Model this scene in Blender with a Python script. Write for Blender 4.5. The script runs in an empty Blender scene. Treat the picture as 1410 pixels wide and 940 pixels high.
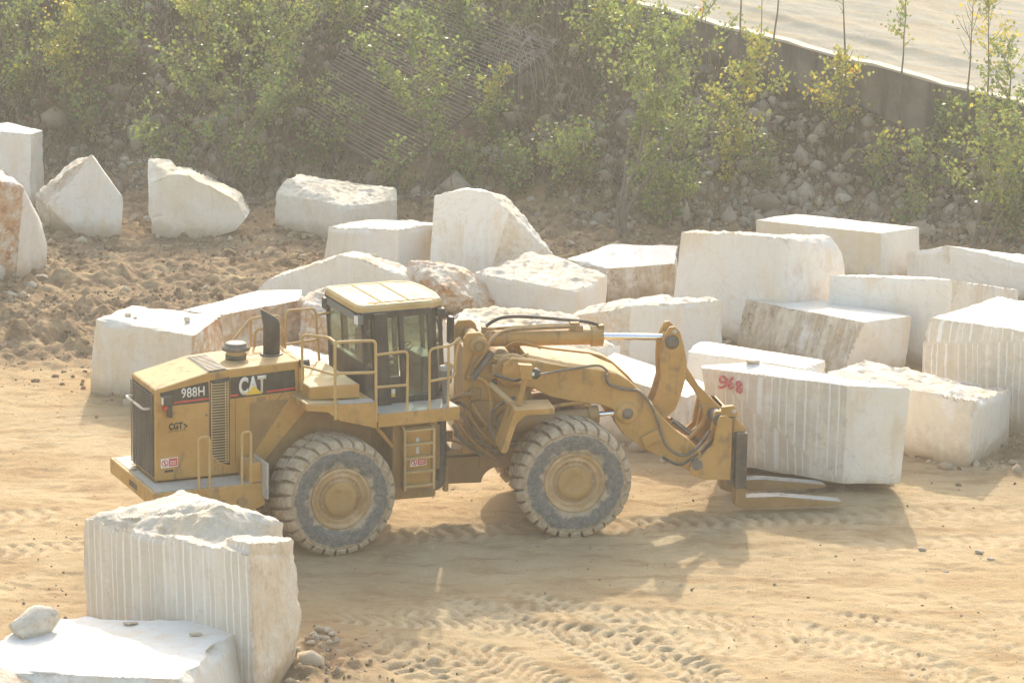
import bpy, bmesh, math, random
import numpy as np
from mathutils import Vector, Matrix
from mathutils.bvhtree import BVHTree

S = bpy.context.scene
COL = S.collection
RAD = math.radians
PI = math.pi

# ------------------------------------------------------------------ camera, sky, sun, exposure
CAM_PITCH, CAM_ROLL, FPX = RAD(13.5), RAD(0.8), 5000.0
CAM_POS = Vector((1.43025728, -61.20790831, 17.85547217))
cam_d = bpy.data.cameras.new('camera')
cam_d.sensor_width = 36.0
cam_d.lens = FPX / 1410.0 * 36.0
cam_d.clip_start = 1.0
cam_d.clip_end = 1000.0
cam = bpy.data.objects.new('camera', cam_d)
COL.objects.link(cam)
cam.matrix_world = Matrix.Translation(CAM_POS) @ Matrix.Rotation(PI/2 - CAM_PITCH, 4, 'X') @ Matrix.Rotation(CAM_ROLL, 4, 'Z')
S.camera = cam

SUN_EL = RAD(32.0)
SUN_AZ = RAD(1.5)          # measured from +Y
w = bpy.data.worlds.new('World'); S.world = w; w.use_nodes = True
nt = w.node_tree
bg = nt.nodes['Background']
sky = nt.nodes.new('ShaderNodeTexSky')
sky.sky_type = 'NISHITA'; sky.sun_disc = False
sky.sun_elevation = SUN_EL; sky.sun_rotation = SUN_AZ
sky.air_density = 1.8; sky.dust_density = 4.5; sky.ozone_density = 1.0; sky.altitude = 100
nt.links.new(sky.outputs[0], bg.inputs[0]); bg.inputs[1].default_value = 0.15
sl = bpy.data.lights.new('sun', 'SUN'); sl.energy = 2.0; sl.angle = RAD(0.9); sl.color = (1.0, 0.93, 0.80)
sun = bpy.data.objects.new('sun', sl); COL.objects.link(sun)
sdir = Vector((-math.sin(SUN_AZ)*math.cos(SUN_EL), -math.cos(SUN_AZ)*math.cos(SUN_EL), -math.sin(SUN_EL)))
sun.rotation_euler = sdir.to_track_quat('-Z', 'Y').to_euler()
sun.location = (0, 60, 45)
S.view_settings.view_transform = 'Standard'
S.view_settings.look = 'None'
S.view_settings.gamma = 1.0
S.view_settings.use_curve_mapping = False
S.view_settings.exposure = 1.2
S.cycles.max_bounces = 8
S.cycles.transparent_max_bounces = 12
S.cycles.volume_bounces = 1
S.cycles.use_denoising = True
HAZE_DENSITY = 0.0008

# ------------------------------------------------------------------ survey: photograph measurements to places on the site
_c, _s = math.cos(CAM_PITCH), math.sin(CAM_PITCH)
_C = np.array(CAM_POS); _fw = np.array([0, _c, -_s]); _up = np.array([0, _s, _c]); _rt = np.array([1., 0, 0])
def ray(u, v):
    a, b = u - 705.0, v - 470.0
    cr, sr = math.cos(CAM_ROLL), math.sin(CAM_ROLL)
    x = cr*a + sr*b; y = -sr*a + cr*b
    d = _fw*FPX + _rt*x - _up*y
    return d/np.linalg.norm(d)
def on_plane(u, v, P0, n):
    d = ray(u, v)
    return _C + d*(np.dot(np.asarray(P0, float) - _C, n)/np.dot(d, n))
def G(u, v, z=0.0): return on_plane(u, v, (0, 0, z), np.array([0., 0, 1]))
def P(u, v, Y): return on_plane(u, v, (0, Y, 0), np.array([0., 1, 0]))
YAW_R, YAW_F = 0.412857161, 0.179824858
MR = Matrix.Rotation(YAW_R, 4, 'Z') @ Matrix.Translation((-2.275, 0, 0))
MF = Matrix.Rotation(YAW_F, 4, 'Z') @ Matrix.Translation((2.275, 0, 0))
def _onframe(u, v, y, M):
    n = np.array(M.to_3x3() @ Vector((0, 1, 0)))
    q = on_plane(u, v, np.array(M @ Vector((0, y, 0))), n)
    return M.inverted() @ Vector(q)
def rY(u, v, y):
    q = _onframe(u, v, y, MR); return (q.x, q.z)
def fY(u, v, y):
    q = _onframe(u, v, y, MF); return (q.x, q.z)

# ------------------------------------------------------------------ noise
def _hash(ix, iy, iz, seed):
    h = (ix*374761393 + iy*668265263 + iz*2147483647 + seed*1274126177) & 0xFFFFFFFF
    h = ((h ^ (h >> 13))*1274126177) & 0xFFFFFFFF
    h = (h ^ (h >> 16)) & 0xFFFFFFFF
    h = (h*2246822519) & 0xFFFFFFFF
    h = h ^ (h >> 15)
    return (h & 0xFFFFFF)/float(0xFFFFFF)
def vnoise(p, seed=0):
    p = np.asarray(p, float); i = np.floor(p).astype(np.int64); f = p - i
    f = f*f*(3 - 2*f); r = 0
    for dx in (0, 1):
        for dy in (0, 1):
            for dz in (0, 1):
                wgt = (f[:, 0] if dx else 1-f[:, 0])*(f[:, 1] if dy else 1-f[:, 1])*(f[:, 2] if dz else 1-f[:, 2])
                r = r + wgt*_hash(i[:, 0]+dx, i[:, 1]+dy, i[:, 2]+dz, seed)
    return r*2 - 1
def fbm(p, scale, oct=4, seed=0, gain=.5):
    p = np.asarray(p, float)/scale; a = 1.; r = 0; t = 0
    for k in range(oct):
        r = r + a*vnoise(p*(2.03**k) + 17.3*k, seed+k); t += a; a *= gain
    return r/t

# ------------------------------------------------------------------ object helpers
def tag(o, label=None, cat=None, group=None, kind=None):
    if label: o['label'] = label
    if cat: o['category'] = cat
    if group: o['group'] = group
    if kind: o['kind'] = kind
    return o
def empty(name, loc=(0, 0, 0)):
    o = bpy.data.objects.new(name, None); COL.objects.link(o); o.location = loc
    o.empty_display_size = .3
    return o
def np_mesh(name, V, F, mats=(), smooth=False, attrs=None, midx=None):
    """F: (n,3) or (n,4) int array"""
    me = bpy.data.meshes.new(name)
    V = np.asarray(V, np.float32); F = np.asarray(F, np.int32)
    n, k = F.shape
    me.vertices.add(len(V)); me.vertices.foreach_set('co', V.ravel())
    me.loops.add(n*k); me.loops.foreach_set('vertex_index', F.ravel())
    me.polygons.add(n)
    me.polygons.foreach_set('loop_start', np.arange(0, n*k, k, dtype=np.int32))
    try: me.polygons.foreach_set('loop_total', np.full(n, k, dtype=np.int32))
    except Exception: pass
    if smooth: me.polygons.foreach_set('use_smooth', np.ones(n, dtype=bool))
    for m in mats: me.materials.append(m)
    if midx is not None: me.polygons.foreach_set('material_index', np.asarray(midx, np.int32))
    me.update(calc_edges=True); me.validate()
    for nm, (dom, arr) in (attrs or {}).items():
        at = me.attributes.new(nm, 'FLOAT', dom); at.data.foreach_set('value', np.asarray(arr, np.float32).ravel())
    return me
def np_obj(name, V, F, mats=(), parent=None, **k):
    o = bpy.data.objects.new(name, np_mesh(name, V, F, mats, **k)); COL.objects.link(o)
    if parent: o.parent = parent
    return o

class MB:
    """collects shapes, then links them as ONE mesh object"""
    def __init__(s): s.v = []; s.f = []; s.m = []; s.sm = []
    def add(s, vs, fs, m=0, sm=False):
        b = len(s.v); s.v += [tuple(x) for x in vs]
        for f in fs: s.f.append([b+i for i in f]); s.m.append(m); s.sm.append(sm)
        return s
    def box(s, x0, x1, y0, y1, z0, z1, m=0, M=None):
        vs = [Vector((x, y, z)) for z in (z0, z1) for y in (y0, y1) for x in (x0, x1)]
        if M is not None: vs = [M @ q for q in vs]
        return s.add(vs, [(0, 2, 3, 1), (4, 5, 7, 6), (0, 1, 5, 4), (2, 6, 7, 3), (0, 4, 6, 2), (1, 3, 7, 5)], m)
    def prism(s, pts, y0, y1, m=0):
        """polygon of (x,z) extruded along y"""
        a = sum(pts[i][0]*pts[(i+1) % len(pts)][1] - pts[(i+1) % len(pts)][0]*pts[i][1] for i in range(len(pts)))
        if a < 0: pts = pts[::-1]
        n = len(pts); lo, hi = min(y0, y1), max(y0, y1)
        vs = [(x, lo, z) for x, z in pts] + [(x, hi, z) for x, z in pts]
        fs = [tuple(range(n)), tuple(range(2*n-1, n-1, -1))]
        fs += [(i, i+n, (i+1) % n + n, (i+1) % n) for i in range(n)]
        return s.add(vs, fs, m)
    def tube(s, path, r, seg=10, m=0, cap=True):
        path = [Vector(q) for q in path]; n = len(path)
        rr = r if isinstance(r, (list, tuple)) else [r]*n
        T = []
        for i in range(n):
            a = path[max(i-1, 0)]; b = path[min(i+1, n-1)]
            T.append((b-a).normalized())
        u = T[0].cross(Vector((0, 0, 1)))
        if u.length < .05: u = T[0].cross(Vector((0, 1, 0)))
        u.normalize(); vs = []
        for i in range(n):
            u = (u - T[i]*u.dot(T[i])).normalized(); q = T[i].cross(u)
            for k in range(seg):
                a = 2*PI*k/seg
                vs.append(path[i] + (u*math.cos(a) + q*math.sin(a))*rr[i])
        fs = []
        for i in range(n-1):
            for k in range(seg):
                k2 = (k+1) % seg
                fs.append((i*seg+k, i*seg+k2, (i+1)*seg+k2, (i+1)*seg+k))
        b = len(s.v); s.add(vs, fs, m, True)
        if cap:
            s.add(vs[:seg][::-1], [tuple(range(seg))], m); s.add(vs[-seg:], [tuple(range(seg))], m)
        return s
    def lathe(s, prof, c, axis='y', seg=32, m=0, sm=True, a0=0.0):
        """prof: list of (r, h) ; spun about axis through c"""
        vs = []; n = len(prof)
        for k in range(seg):
            a = a0 + 2*PI*k/seg; ca, sa = math.cos(a), math.sin(a)
            for r, h in prof:
                if axis == 'y': vs.append((c[0]+r*ca, c[1]+h, c[2]+r*sa))
                elif axis == 'z': vs.append((c[0]+r*ca, c[1]+r*sa, c[2]+h))
                else: vs.append((c[0]+h, c[1]+r*ca, c[2]+r*sa))
        fs = []
        for k in range(seg):
            k2 = (k+1) % seg
            for i in range(n-1):
                q = (k*n+i, k2*n+i, k2*n+i+1, k*n+i+1)
                fs.append(q)
        return s.add(vs, fs, m, sm)
    def cyl(s, a, b, r, seg=20, m=0): return s.tube([a, b], r, seg, m)
    def build(s, name, mats, parent=None, M=None, bevel=0.0, label=None):
        me = bpy.data.meshes.new(name)
        me.from_pydata(s.v, [], s.f)
        for q in (mats if isinstance(mats, (list, tuple)) else [mats]): me.materials.append(q)
        me.polygons.foreach_set('material_index', s.m); me.polygons.foreach_set('use_smooth', s.sm)
        bm = bmesh.new(); bm.from_mesh(me); bmesh.ops.recalc_face_normals(bm, faces=bm.faces[:]); bm.to_mesh(me); bm.free()
        me.update()
        o = bpy.data.objects.new(name, me); COL.objects.link(o)
        if parent: o.parent = parent
        if M is not None: o.matrix_local = M
        if bevel:
            b = o.modifiers.new('bevel', 'BEVEL'); b.width = bevel; b.segments = 2; b.limit_method = 'ANGLE'; b.angle_limit = RAD(35)
            b.harden_normals = False
        if label: o['label'] = label
        return o
def bend(pts, r=.08, n=4):
    """round the corners of a polyline"""
    pts = [Vector(q) for q in pts]; out = [pts[0]]
    for i in range(1, len(pts)-1):
        a, b, c = pts[i-1], pts[i], pts[i+1]
        d1 = (a-b); d2 = (c-b); q = min(r, d1.length*.45, d2.length*.45)
        p1 = b + d1.normalized()*q; p2 = b + d2.normalized()*q
        for k in range(n+1):
            t = k/n; out.append(p1*(1-t)**2 + b*2*t*(1-t) + p2*t*t)
    return out + [pts[-1]]

# ------------------------------------------------------------------ material helpers
class N:
    def __init__(s, name):
        s.m = bpy.data.materials.new(name); s.m.use_nodes = True; s.t = s.m.node_tree
        s.b = s.t.nodes['Principled BSDF']; s.out = s.t.nodes['Material Output']
    def n(s, typ, **k):
        q = s.t.nodes.new(typ)
        for a, b in k.items():
            if a in q.bl_rna.properties: setattr(q, a, b)
        return q
    def l(s, a, b): s.t.links.new(a, b)
    def coords(s):
        q = s.n('ShaderNodeNewGeometry'); return q.outputs['Position']
    def obj(s): return s.n('ShaderNodeTexCoord').outputs['Object']
    def noise(s, vec, scale, detail=4, rough=.55, dist=0., stretch=None):
        if stretch:
            mp = s.n('ShaderNodeMapping'); mp.inputs['Scale'].default_value = stretch; s.l(vec, mp.inputs[0]); vec = mp.outputs[0]
        q = s.n('ShaderNodeTexNoise'); q.inputs['Scale'].default_value = scale; q.inputs['Detail'].default_value = detail
        q.inputs['Roughness'].default_value = rough; q.inputs['Distortion'].default_value = dist
        s.l(vec, q.inputs['Vector']); return q.outputs['Fac']
    def ramp(s, fac, lo, hi, a=0., b=1.):
        q = s.n('ShaderNodeMapRange'); q.interpolation_type = 'SMOOTHSTEP'
        q.inputs[1].default_value = lo; q.inputs[2].default_value = hi; q.inputs[3].default_value = a; q.inputs[4].default_value = b
        s.l(fac, q.inputs[0]); return q.outputs[0]
    def math(s, op, a, b=None, c=None):
        q = s.n('ShaderNodeMath'); q.operation = op
        for i, x in enumerate((a, b, c)):
            if x is None: continue
            if isinstance(x, (int, float)): q.inputs[i].default_value = x
            else: s.l(x, q.inputs[i])
        return q.outputs[0]
    def mix(s, fac, a, b, mode='MIX'):
        q = s.n('ShaderNodeMix'); q.data_type = 'RGBA'; q.blend_type = mode
        if isinstance(fac, (int, float)): q.inputs[0].default_value = fac
        else: s.l(fac, q.inputs[0])
        for i, x in ((6, a), (7, b)):
            if isinstance(x, (tuple, list)): q.inputs[i].default_value = (*x[:3], 1)
            else: s.l(x, q.inputs[i])
        return q.outputs[2]
    def attr(s, nm):
        q = s.n('ShaderNodeAttribute'); q.attribute_name = nm; return q.outputs['Fac']
    def bump(s, h, strength=.5, dist=.02, prev=None):
        q = s.n('ShaderNodeBump'); q.inputs['Strength'].default_value = strength; q.inputs['Distance'].default_value = dist
        s.l(h, q.inputs['Height'])
        if prev is not None: s.l(prev, q.inputs['Normal'])
        return q.outputs[0]
    def fin(s, col=None, rough=.7, metal=0., normal=None, spec=None):
        if col is not None:
            if isinstance(col, (tuple, list)): s.b.inputs['Base Color'].default_value = (*col[:3], 1)
            else: s.l(col, s.b.inputs['Base Color'])
        if isinstance(rough, (int, float)): s.b.inputs['Roughness'].default_value = rough
        else: s.l(rough, s.b.inputs['Roughness'])
        s.b.inputs['Metallic'].default_value = metal
        if spec is not None: s.b.inputs['Specular IOR Level'].default_value = spec
        if normal is not None: s.l(normal, s.b.inputs['Normal'])
        return s.m

def dusty(name, base, dust=(.46, .36, .235), amount=.35, up=.35, rough=.55, var=.12, metal=0., grime=.0):
    m = N(name); p = m.coords()
    n1 = m.noise(p, 1.7, 5, .6); n2 = m.noise(p, 11., 4, .6); n3 = m.noise(p, 5., 3, .6, stretch=(1, 1, .18))
    f = m.math('MULTIPLY', m.ramp(m.math('ADD', m.math('MULTIPLY', n1, .6), m.math('MULTIPLY', n3, .4)), .38, .68), amount)
    f = m.math('ADD', f, m.math('MULTIPLY', m.ramp(n2, .52, .75), amount*.5))
    g = m.n('ShaderNodeNewGeometry'); sx = m.n('ShaderNodeSeparateXYZ'); m.l(g.outputs['True Normal'], sx.inputs[0])
    u = m.math('MULTIPLY', m.ramp(sx.outputs[2], .3, .95), m.math('MULTIPLY', m.ramp(n2, .2, .6), up))
    f = m.math('MINIMUM', m.math('ADD', f, u), 1.0)
    c = m.mix(m.ramp(n1, .3, .7), tuple(x*(1-var) for x in base), tuple(min(1, x*(1+var)) for x in base))
    c = m.mix(f, c, dust)
    gm = m.math('MULTIPLY', m.ramp(m.math('ADD', m.math('MULTIPLY', m.noise(p, 2.6, 6, .7, .5), .5), m.math('MULTIPLY', n3, .5)), .51, .66), grime)
    c = m.mix(gm, c, (.15, .10, .05))
    c = m.mix(m.math('MULTIPLY', m.ramp(m.noise(p, 34, 4, .7), .64, .74), grime*.7), c, (.10, .075, .05))
    r = m.math('ADD', m.math('MULTIPLY', f, .35), rough)
    return m.fin(c, r, metal, m.bump(n2, .12, .01))

M = {}
M['yellow'] = dusty('yellow_paint', (.455, .245, .052), dust=(.44, .33, .19), amount=.24, up=.5, grime=.75)
M['yellow_dark'] = dusty('dirty_yellow_frame', (.29, .16, .045), dust=(.34, .245, .135), amount=.5, up=.4, grime=.6)
M['yellow_pale'] = dusty('sun_bleached_yellow', (.50, .34, .13), dust=(.52, .42, .27), amount=.4, up=.4, grime=.2)
M['rail'] = dusty('rail_paint', (.50, .31, .10), amount=.4, up=.2)
M['black'] = dusty('black_paint', (.022, .022, .022), amount=.12, up=.25, rough=.5)
M['decal'] = dusty('black_decal', (.02, .019, .018), amount=.10, up=.1, rough=.45)
M['rubber'] = dusty('hose_rubber', (.03, .03, .032), amount=.25, up=.3, rough=.6)
M['steel'] = dusty('worn_steel', (.10, .095, .085), dust=(.30, .22, .14), amount=.55, up=.2, rough=.5)
M['sooty'] = dusty('blackened_steel', (.040, .038, .036), dust=(.26, .18, .11), amount=.55, up=.3, rough=.5, grime=.6)
M['bright'] = dusty('bright_steel', (.55, .52, .48), dust=(.45, .36, .25), amount=.45, up=.3, rough=.4, grime=.7)
M['step'] = dusty('dusty_grey_deck', (.34, .33, .31), dust=(.48, .43, .35), amount=.5, up=.6)
m = N('chrome_rod'); M['chrome'] = m.fin((.78, .78, .80), .12, 1.0)
m = N('white_letters'); M['white'] = m.fin((.74, .70, .64), .6)
m = N('red_stripe'); M['red'] = m.fin((.62, .05, .03), .5)
m = N('sign_red'); M['sign_red'] = m.fin((.55, .055, .06), .5)
m = N('letter_yellow'); M['tri'] = m.fin((.75, .50, .04), .5)
m = N('lamp_glass'); M['lens'] = m.fin((.75, .75, .72), .15)
m = N('tail_red'); M['tail'] = m.fin((.45, .04, .02), .3)
m = N('seat_fabric'); M['seat'] = m.fin((.035, .035, .035), .8)
m = N('console_grey'); M['console'] = m.fin((.16, .16, .15), .7)
m = N('red_spray_paint'); M['spray'] = m.fin(m.mix(m.ramp(m.noise(m.coords(), 22, 3), .35, .7), (.50, .06, .09), (.62, .25, .26)), .8)
# cab glass: tinted, thin
m = N('cab_glass'); m.t.nodes.remove(m.b)
tr = m.n('ShaderNodeBsdfTransparent'); tr.inputs[0].default_value = (.60, .72, .64, 1)
gl = m.n('ShaderNodeBsdfGlossy'); gl.inputs['Roughness'].default_value = .03; gl.inputs[0].default_value = (.9, .95, .9, 1)
df = m.n('ShaderNodeBsdfDiffuse'); df.inputs[0].default_value = (.42, .42, .36, 1)
lw = m.n('ShaderNodeLayerWeight'); lw.inputs[0].default_value = .25
mx = m.n('ShaderNodeMixShader'); m.l(m.math('ADD', m.math('MULTIPLY', lw.outputs['Fresnel'], .8), .05), mx.inputs[0]); m.l(tr.outputs[0], mx.inputs[1]); m.l(gl.outputs[0], mx.inputs[2])
mx2 = m.n('ShaderNodeMixShader'); m.l(m.ramp(m.noise(m.coords(), 3.5, 4), .35, .8, .05, .22), mx2.inputs[0]); m.l(mx.outputs[0], mx2.inputs[1]); m.l(df.outputs[0], mx2.inputs[2])
m.l(mx2.outputs[0], m.out.inputs[0]); M['glass'] = m.m

# tyre: grey rubber with pale mud, more mud towards the tread
m = N('tyre_rubber'); p = m.obj()
n1 = m.noise(p, 4.2, 6, .62, .3); n2 = m.noise(p, 26, 4, .6); n3 = m.noise(p, 9., 4, .6)
dist = m.attr('shoulder')
mud = m.ramp(m.math('ADD', m.math('MULTIPLY', n1, .70), m.math('MULTIPLY', dist, .72)), .52, .64)
c = m.mix(m.ramp(n3, .35, .65), (.115, .117, .112), (.185, .18, .167))
c = m.mix(m.ramp(n2, .48, .75, 0, .6), c, (.34, .30, .25))
mudc = m.mix(m.ramp(n3, .3, .7), (.34, .245, .15), (.46, .38, .28))
c = m.mix(mud, c, mudc)
M['tyre'] = m.fin(c, .9, 0, m.bump(n2, .35, .02, m.bump(mud, .3, .015)), .2)
M['rim'] = dusty('rim_paint', (.42, .26, .11), dust=(.56, .45, .32), amount=.75, up=.2, rough=.7, grime=.5)
M['hub'] = dusty('hub_paint', (.40, .24, .08), dust=(.42, .30, .17), amount=.25, up=.1, rough=.7, grime=.6)

# marble
def marble(name, white=(.80, .765, .715), cream=(.74, .61, .42), stain_c=(.42, .30, .18), stain_d=(.20, .13, .08)):
    m = N(name); p = m.coords()
    st, ru, rb, ru_u, wa, ro = (m.attr(q) for q in ('stain', 'rust', 'rib', 'ribu', 'warm', 'rough'))
    big = m.noise(p, .9, 4, .6, .4); mid = m.noise(p, 2.6, 6, .65, .6); fine = m.noise(p, 14, 5, .65); vst = m.noise(p, 3.2, 5, .65, .3, stretch=(1, 1, .22))
    grain = m.noise(p, 60, 3, .6)
    c = m.mix(m.math('MULTIPLY', wa, m.ramp(big, .30, .62)), white, cream)
    oi = m.n('ShaderNodeObjectInfo'); tone = oi.outputs['Random']
    c = m.mix(m.ramp(tone, .0, 1.0, 0, .55), c, (.70, .645, .56)); c = m.mix(m.ramp(m.math('FRACT', m.math('MULTIPLY', tone, 7.3)), .2, 1.0, 0, .35), c, (.62, .60, .60))
    c = m.mix(m.ramp(mid, .50, .78, 0, .32), c, (.62, .60, .585))                    # grey clouding
    sw = m.noise(p, 5.5, 3, .6, stretch=(1, 1, .03)); c = m.mix(m.ramp(sw, .45, .75, 0, .20), c, (.58, .54, .48))
    tan_ = m.math('ADD', m.math('MULTIPLY', big, .45), m.math('MULTIPLY', vst, .55)); c = m.mix(m.ramp(tan_, .50, .66, 0, .55), c, (.68, .53, .35))
    c = m.mix(m.ramp(fine, .56, .78, 0, .40), c, (.55, .48, .40))
    vein = m.math('ABSOLUTE', m.math('SUBTRACT', m.noise(p, 1.3, 6, .6, .9), .5))
    c = m.mix(m.ramp(vein, .0, .012, .35, 0), c, (.56, .46, .36))
    c = m.mix(m.math('MULTIPLY', ro, m.ramp(fine, .38, .72, 0, .75)), c, (.66, .53, .37))   # broken faces are earthier
    s1 = m.math('MULTIPLY', st, m.ramp(m.math('ADD', m.math('MULTIPLY', vst, .6), m.math('MULTIPLY', mid, .4)), .40, .60))
    c = m.mix(m.math('MULTIPLY', s1, .85), c, stain_c)
    s2 = m.math('MULTIPLY', st, m.ramp(m.math('ADD', m.math('MULTIPLY', fine, .5), m.math('MULTIPLY', mid, .5)), .54, .66))
    c = m.mix(m.math('MULTIPLY', s2, .8), c, stain_d)
    r1 = m.math('MULTIPLY', ru, m.ramp(m.math('ADD', m.math('MULTIPLY', mid, .7), m.math('MULTIPLY', fine, .3)), .42, .58))
    c = m.mix(m.math('MULTIPLY', r1, .9), c, (.54, .30, .15))
    r2 = m.math('MULTIPLY', ru, m.ramp(mid, .57, .68))
    c = m.mix(m.math('MULTIPLY', r2, .6), c, (.27, .10, .05))
    c = m.mix(m.math('MULTIPLY', rb, m.ramp(vst, .34, .64, .12, .75)), c, (.60, .54, .465))
    # drill holes: pale bands
    tri = m.math('ABSOLUTE', m.math('SUBTRACT', m.math('FRACT', ru_u), .5))
    cx_ = m.n('ShaderNodeCombineXYZ'); m.l(ru_u, cx_.inputs[0]); rn = m.noise(cx_.outputs[0], 1.1, 2, .6)
    band = m.math('MULTIPLY', m.math('MULTIPLY', m.math('MULTIPLY', rb, m.ramp(rn, .28, .52, .35, 1)), m.ramp(tri, .06, .12, 1, 0)), m.ramp(vst, .30, .52, .15, .95))
    c = m.mix(band, c, (.80, .77, .72))
    # dried mud splashed on the foot of the block
    sp = m.n('ShaderNodeSeparateXYZ'); m.l(p, sp.inputs[0])
    foot = m.math('MULTIPLY', m.ramp(m.math('ADD', sp.outputs[2], m.math('MULTIPLY', mid, -.5)), -.2, .22, .75, 0), 1.0)
    c = m.mix(foot, c, (.40, .29, .18))
    h = m.math('ADD', m.math('MULTIPLY', fine, .7), m.math('MULTIPLY', grain, .3))
    b1 = m.n('ShaderNodeBump'); m.l(m.math('ADD', m.math('MULTIPLY', ro, .9), .12), b1.inputs['Strength']); b1.inputs['Distance'].default_value = .07
    m.l(h, b1.inputs['Height'])
    return m.fin(c, .75, 0, b1.outputs[0], .25)
M['marble'] = marble('quarried_marble')
M['marble_pure'] = marble('white_marble', white=(.83, .81, .785), cream=(.78, .69, .55))
# ------------------------------------------------------------------ terrain
BX = [-60, -30, -14, -12, -8, -4.5, -1, 2.5, 6.5, 11, 14, 30, 60]
BYv = [33, 31, 29.8, 29.5, 28.6, 27.2, 27.6, 25.2, 25.4, 24.1, 23.0, 19, 14]
W0 = np.array([13.8, 25.7]); W1 = np.array([4.25, 31.7])
WD = (W1-W0)/np.linalg.norm(W1-W0); WN = np.array([-WD[1], WD[0]]);
if WN[1] < 0: WN = -WN
WL = np.linalg.norm(W1-W0)
def road_z(s): return 3.02 + np.clip(s, -14, 16)*(1.55/WL)
def terrain(x, y, fine=True):
    x = np.asarray(x, float); y = np.asarray(y, float)
    P3 = np.stack([x, y, 0*x], -1)
    yb = np.interp(x, BX, BYv)
    t = y - yb + fbm(P3, 3.0, 3, 5)*1.0
    z = .70*(np.log1p(np.exp(np.clip(t*1.6, -40, 40)))/1.6)
    onslope = np.clip(t/2.0, 0, 1)
    z = np.minimum(z, 11 + .05*t)
    lump = fbm(P3, 1.3, 4, 11)*.34 + fbm(P3, .45, 3, 12)*.10
    z = z + onslope*lump
    s = (x-W0[0])*WD[0] + (y-W0[1])*WD[1]; d = (x-W0[0])*WN[0] + (y-W0[1])*WN[1]
    zr = road_z(s)
    k = np.clip((WL+9.0-s)/4.0, 0, 1); k = k*k*(3-2*k)        # 1 along the wall, 0 beyond its upper end
    near = np.clip((d+6)/5.0, 0, 1)
    cap = zr - 1.02 + onslope*lump*.35
    zc = np.where(z > cap, cap, z)
    z = np.where(d < 0, z*(1-k*near) + zc*k*near, z)
    behind = zr - .03 + .012*d + fbm(P3, 2.2, 3, 21)*.05
    behind = behind + np.clip((d-17)/3, 0, 1)*1.2
    z = np.where(d >= 0.20, behind*k + z*(1-k), z)
    return z, onslope*(1-k*(d > .2)), k*(d > .2)

def axis(segs):
    out = []
    for a, b, h in segs: out.append(np.arange(a, b, h))
    return np.concatenate(out + [np.array([segs[-1][1]])])
gx = axis([(-124, -60, 16), (-60, -24, 4), (-24, -13, .4), (-13, 15.6, .05), (15.6, 24, .4), (24, 60, 4), (60, 124, 16)])
gy = axis([(-74, -40, 8), (-40, -16, 1.5), (-16, 23, .05), (23, 36, .12), (36, 50, .5), (50, 70, 4), (70, 124, 9)])
GXm, GYm = np.meshgrid(gx, gy)
X = GXm.ravel(); Y = GYm.ravel()
Z, SLP, RDM = terrain(X, Y)
flat = 1 - np.clip(SLP*3, 0, 1); flat = flat*(1-RDM)
P3 = np.stack([X, Y, 0*X], -1)
# churned earth in the back left, compacted sand in the yard
rough = np.clip((Y - np.interp(X, [-14, -9, -5, -3, 0, 4, 9, 15], [5.5, 9.0, 8.0, 11.5, 14, 16, 15, 10]))/2.5 + fbm(P3, 1.6, 3, 31)*1.0, 0, 1)
rough2 = np.exp(-(((X+1.9)/1.6)**2 + ((Y+8.2)/1.2)**2))           # rubbly patch by the front block
rough3 = np.exp(-(((X-11.2)/1.2)**2 + ((Y-4.6)/1.5)**2))
wet = np.clip(rough + rough2*1.2 + rough3, 0, 1)
micro = fbm(P3, .32, 4, 41)
clod = np.abs(fbm(P3, .55, 4, 43)); clod2 = fbm(P3, 1.6, 3, 44)
h = flat*(fbm(P3, 5, 2, 46)*.05 + micro*.020 + fbm(P3, .15, 2, 47)*.024) + flat*wet*(np.clip(micro, -.25, 1)*.15 + clod*.12 + clod2*.12 + fbm(P3, .17, 2, 48)*.10)
h += SLP*micro*.10
# mud ridge in the left
def ridge(x0, y0, x1, y1, wdt, hh):
    a = np.array([x0, y0]); b = np.array([x1, y1]); L = np.linalg.norm(b-a); t = (b-a)/L
    s = (X-x0)*t[0]+(Y-y0)*t[1]; d = -(X-x0)*t[1]+(Y-y0)*t[0]
    return hh*np.exp(-(d/wdt)**2)*np.clip(s/.5, 0, 1)*np.clip((L-s)/.5, 0, 1)*(.6+.8*np.clip(clod*2, 0, 1))
h += ridge(-11.2, 10.4, -7.6, 13.0, .35, .32) + ridge(-10.5, 13.6, -7.2, 15.2, .5, .22) + ridge(-8.3, 11.3, -6.9, 12.0, .3, .22) + ridge(-12, 16, -7, 19, .6, .2)
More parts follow.
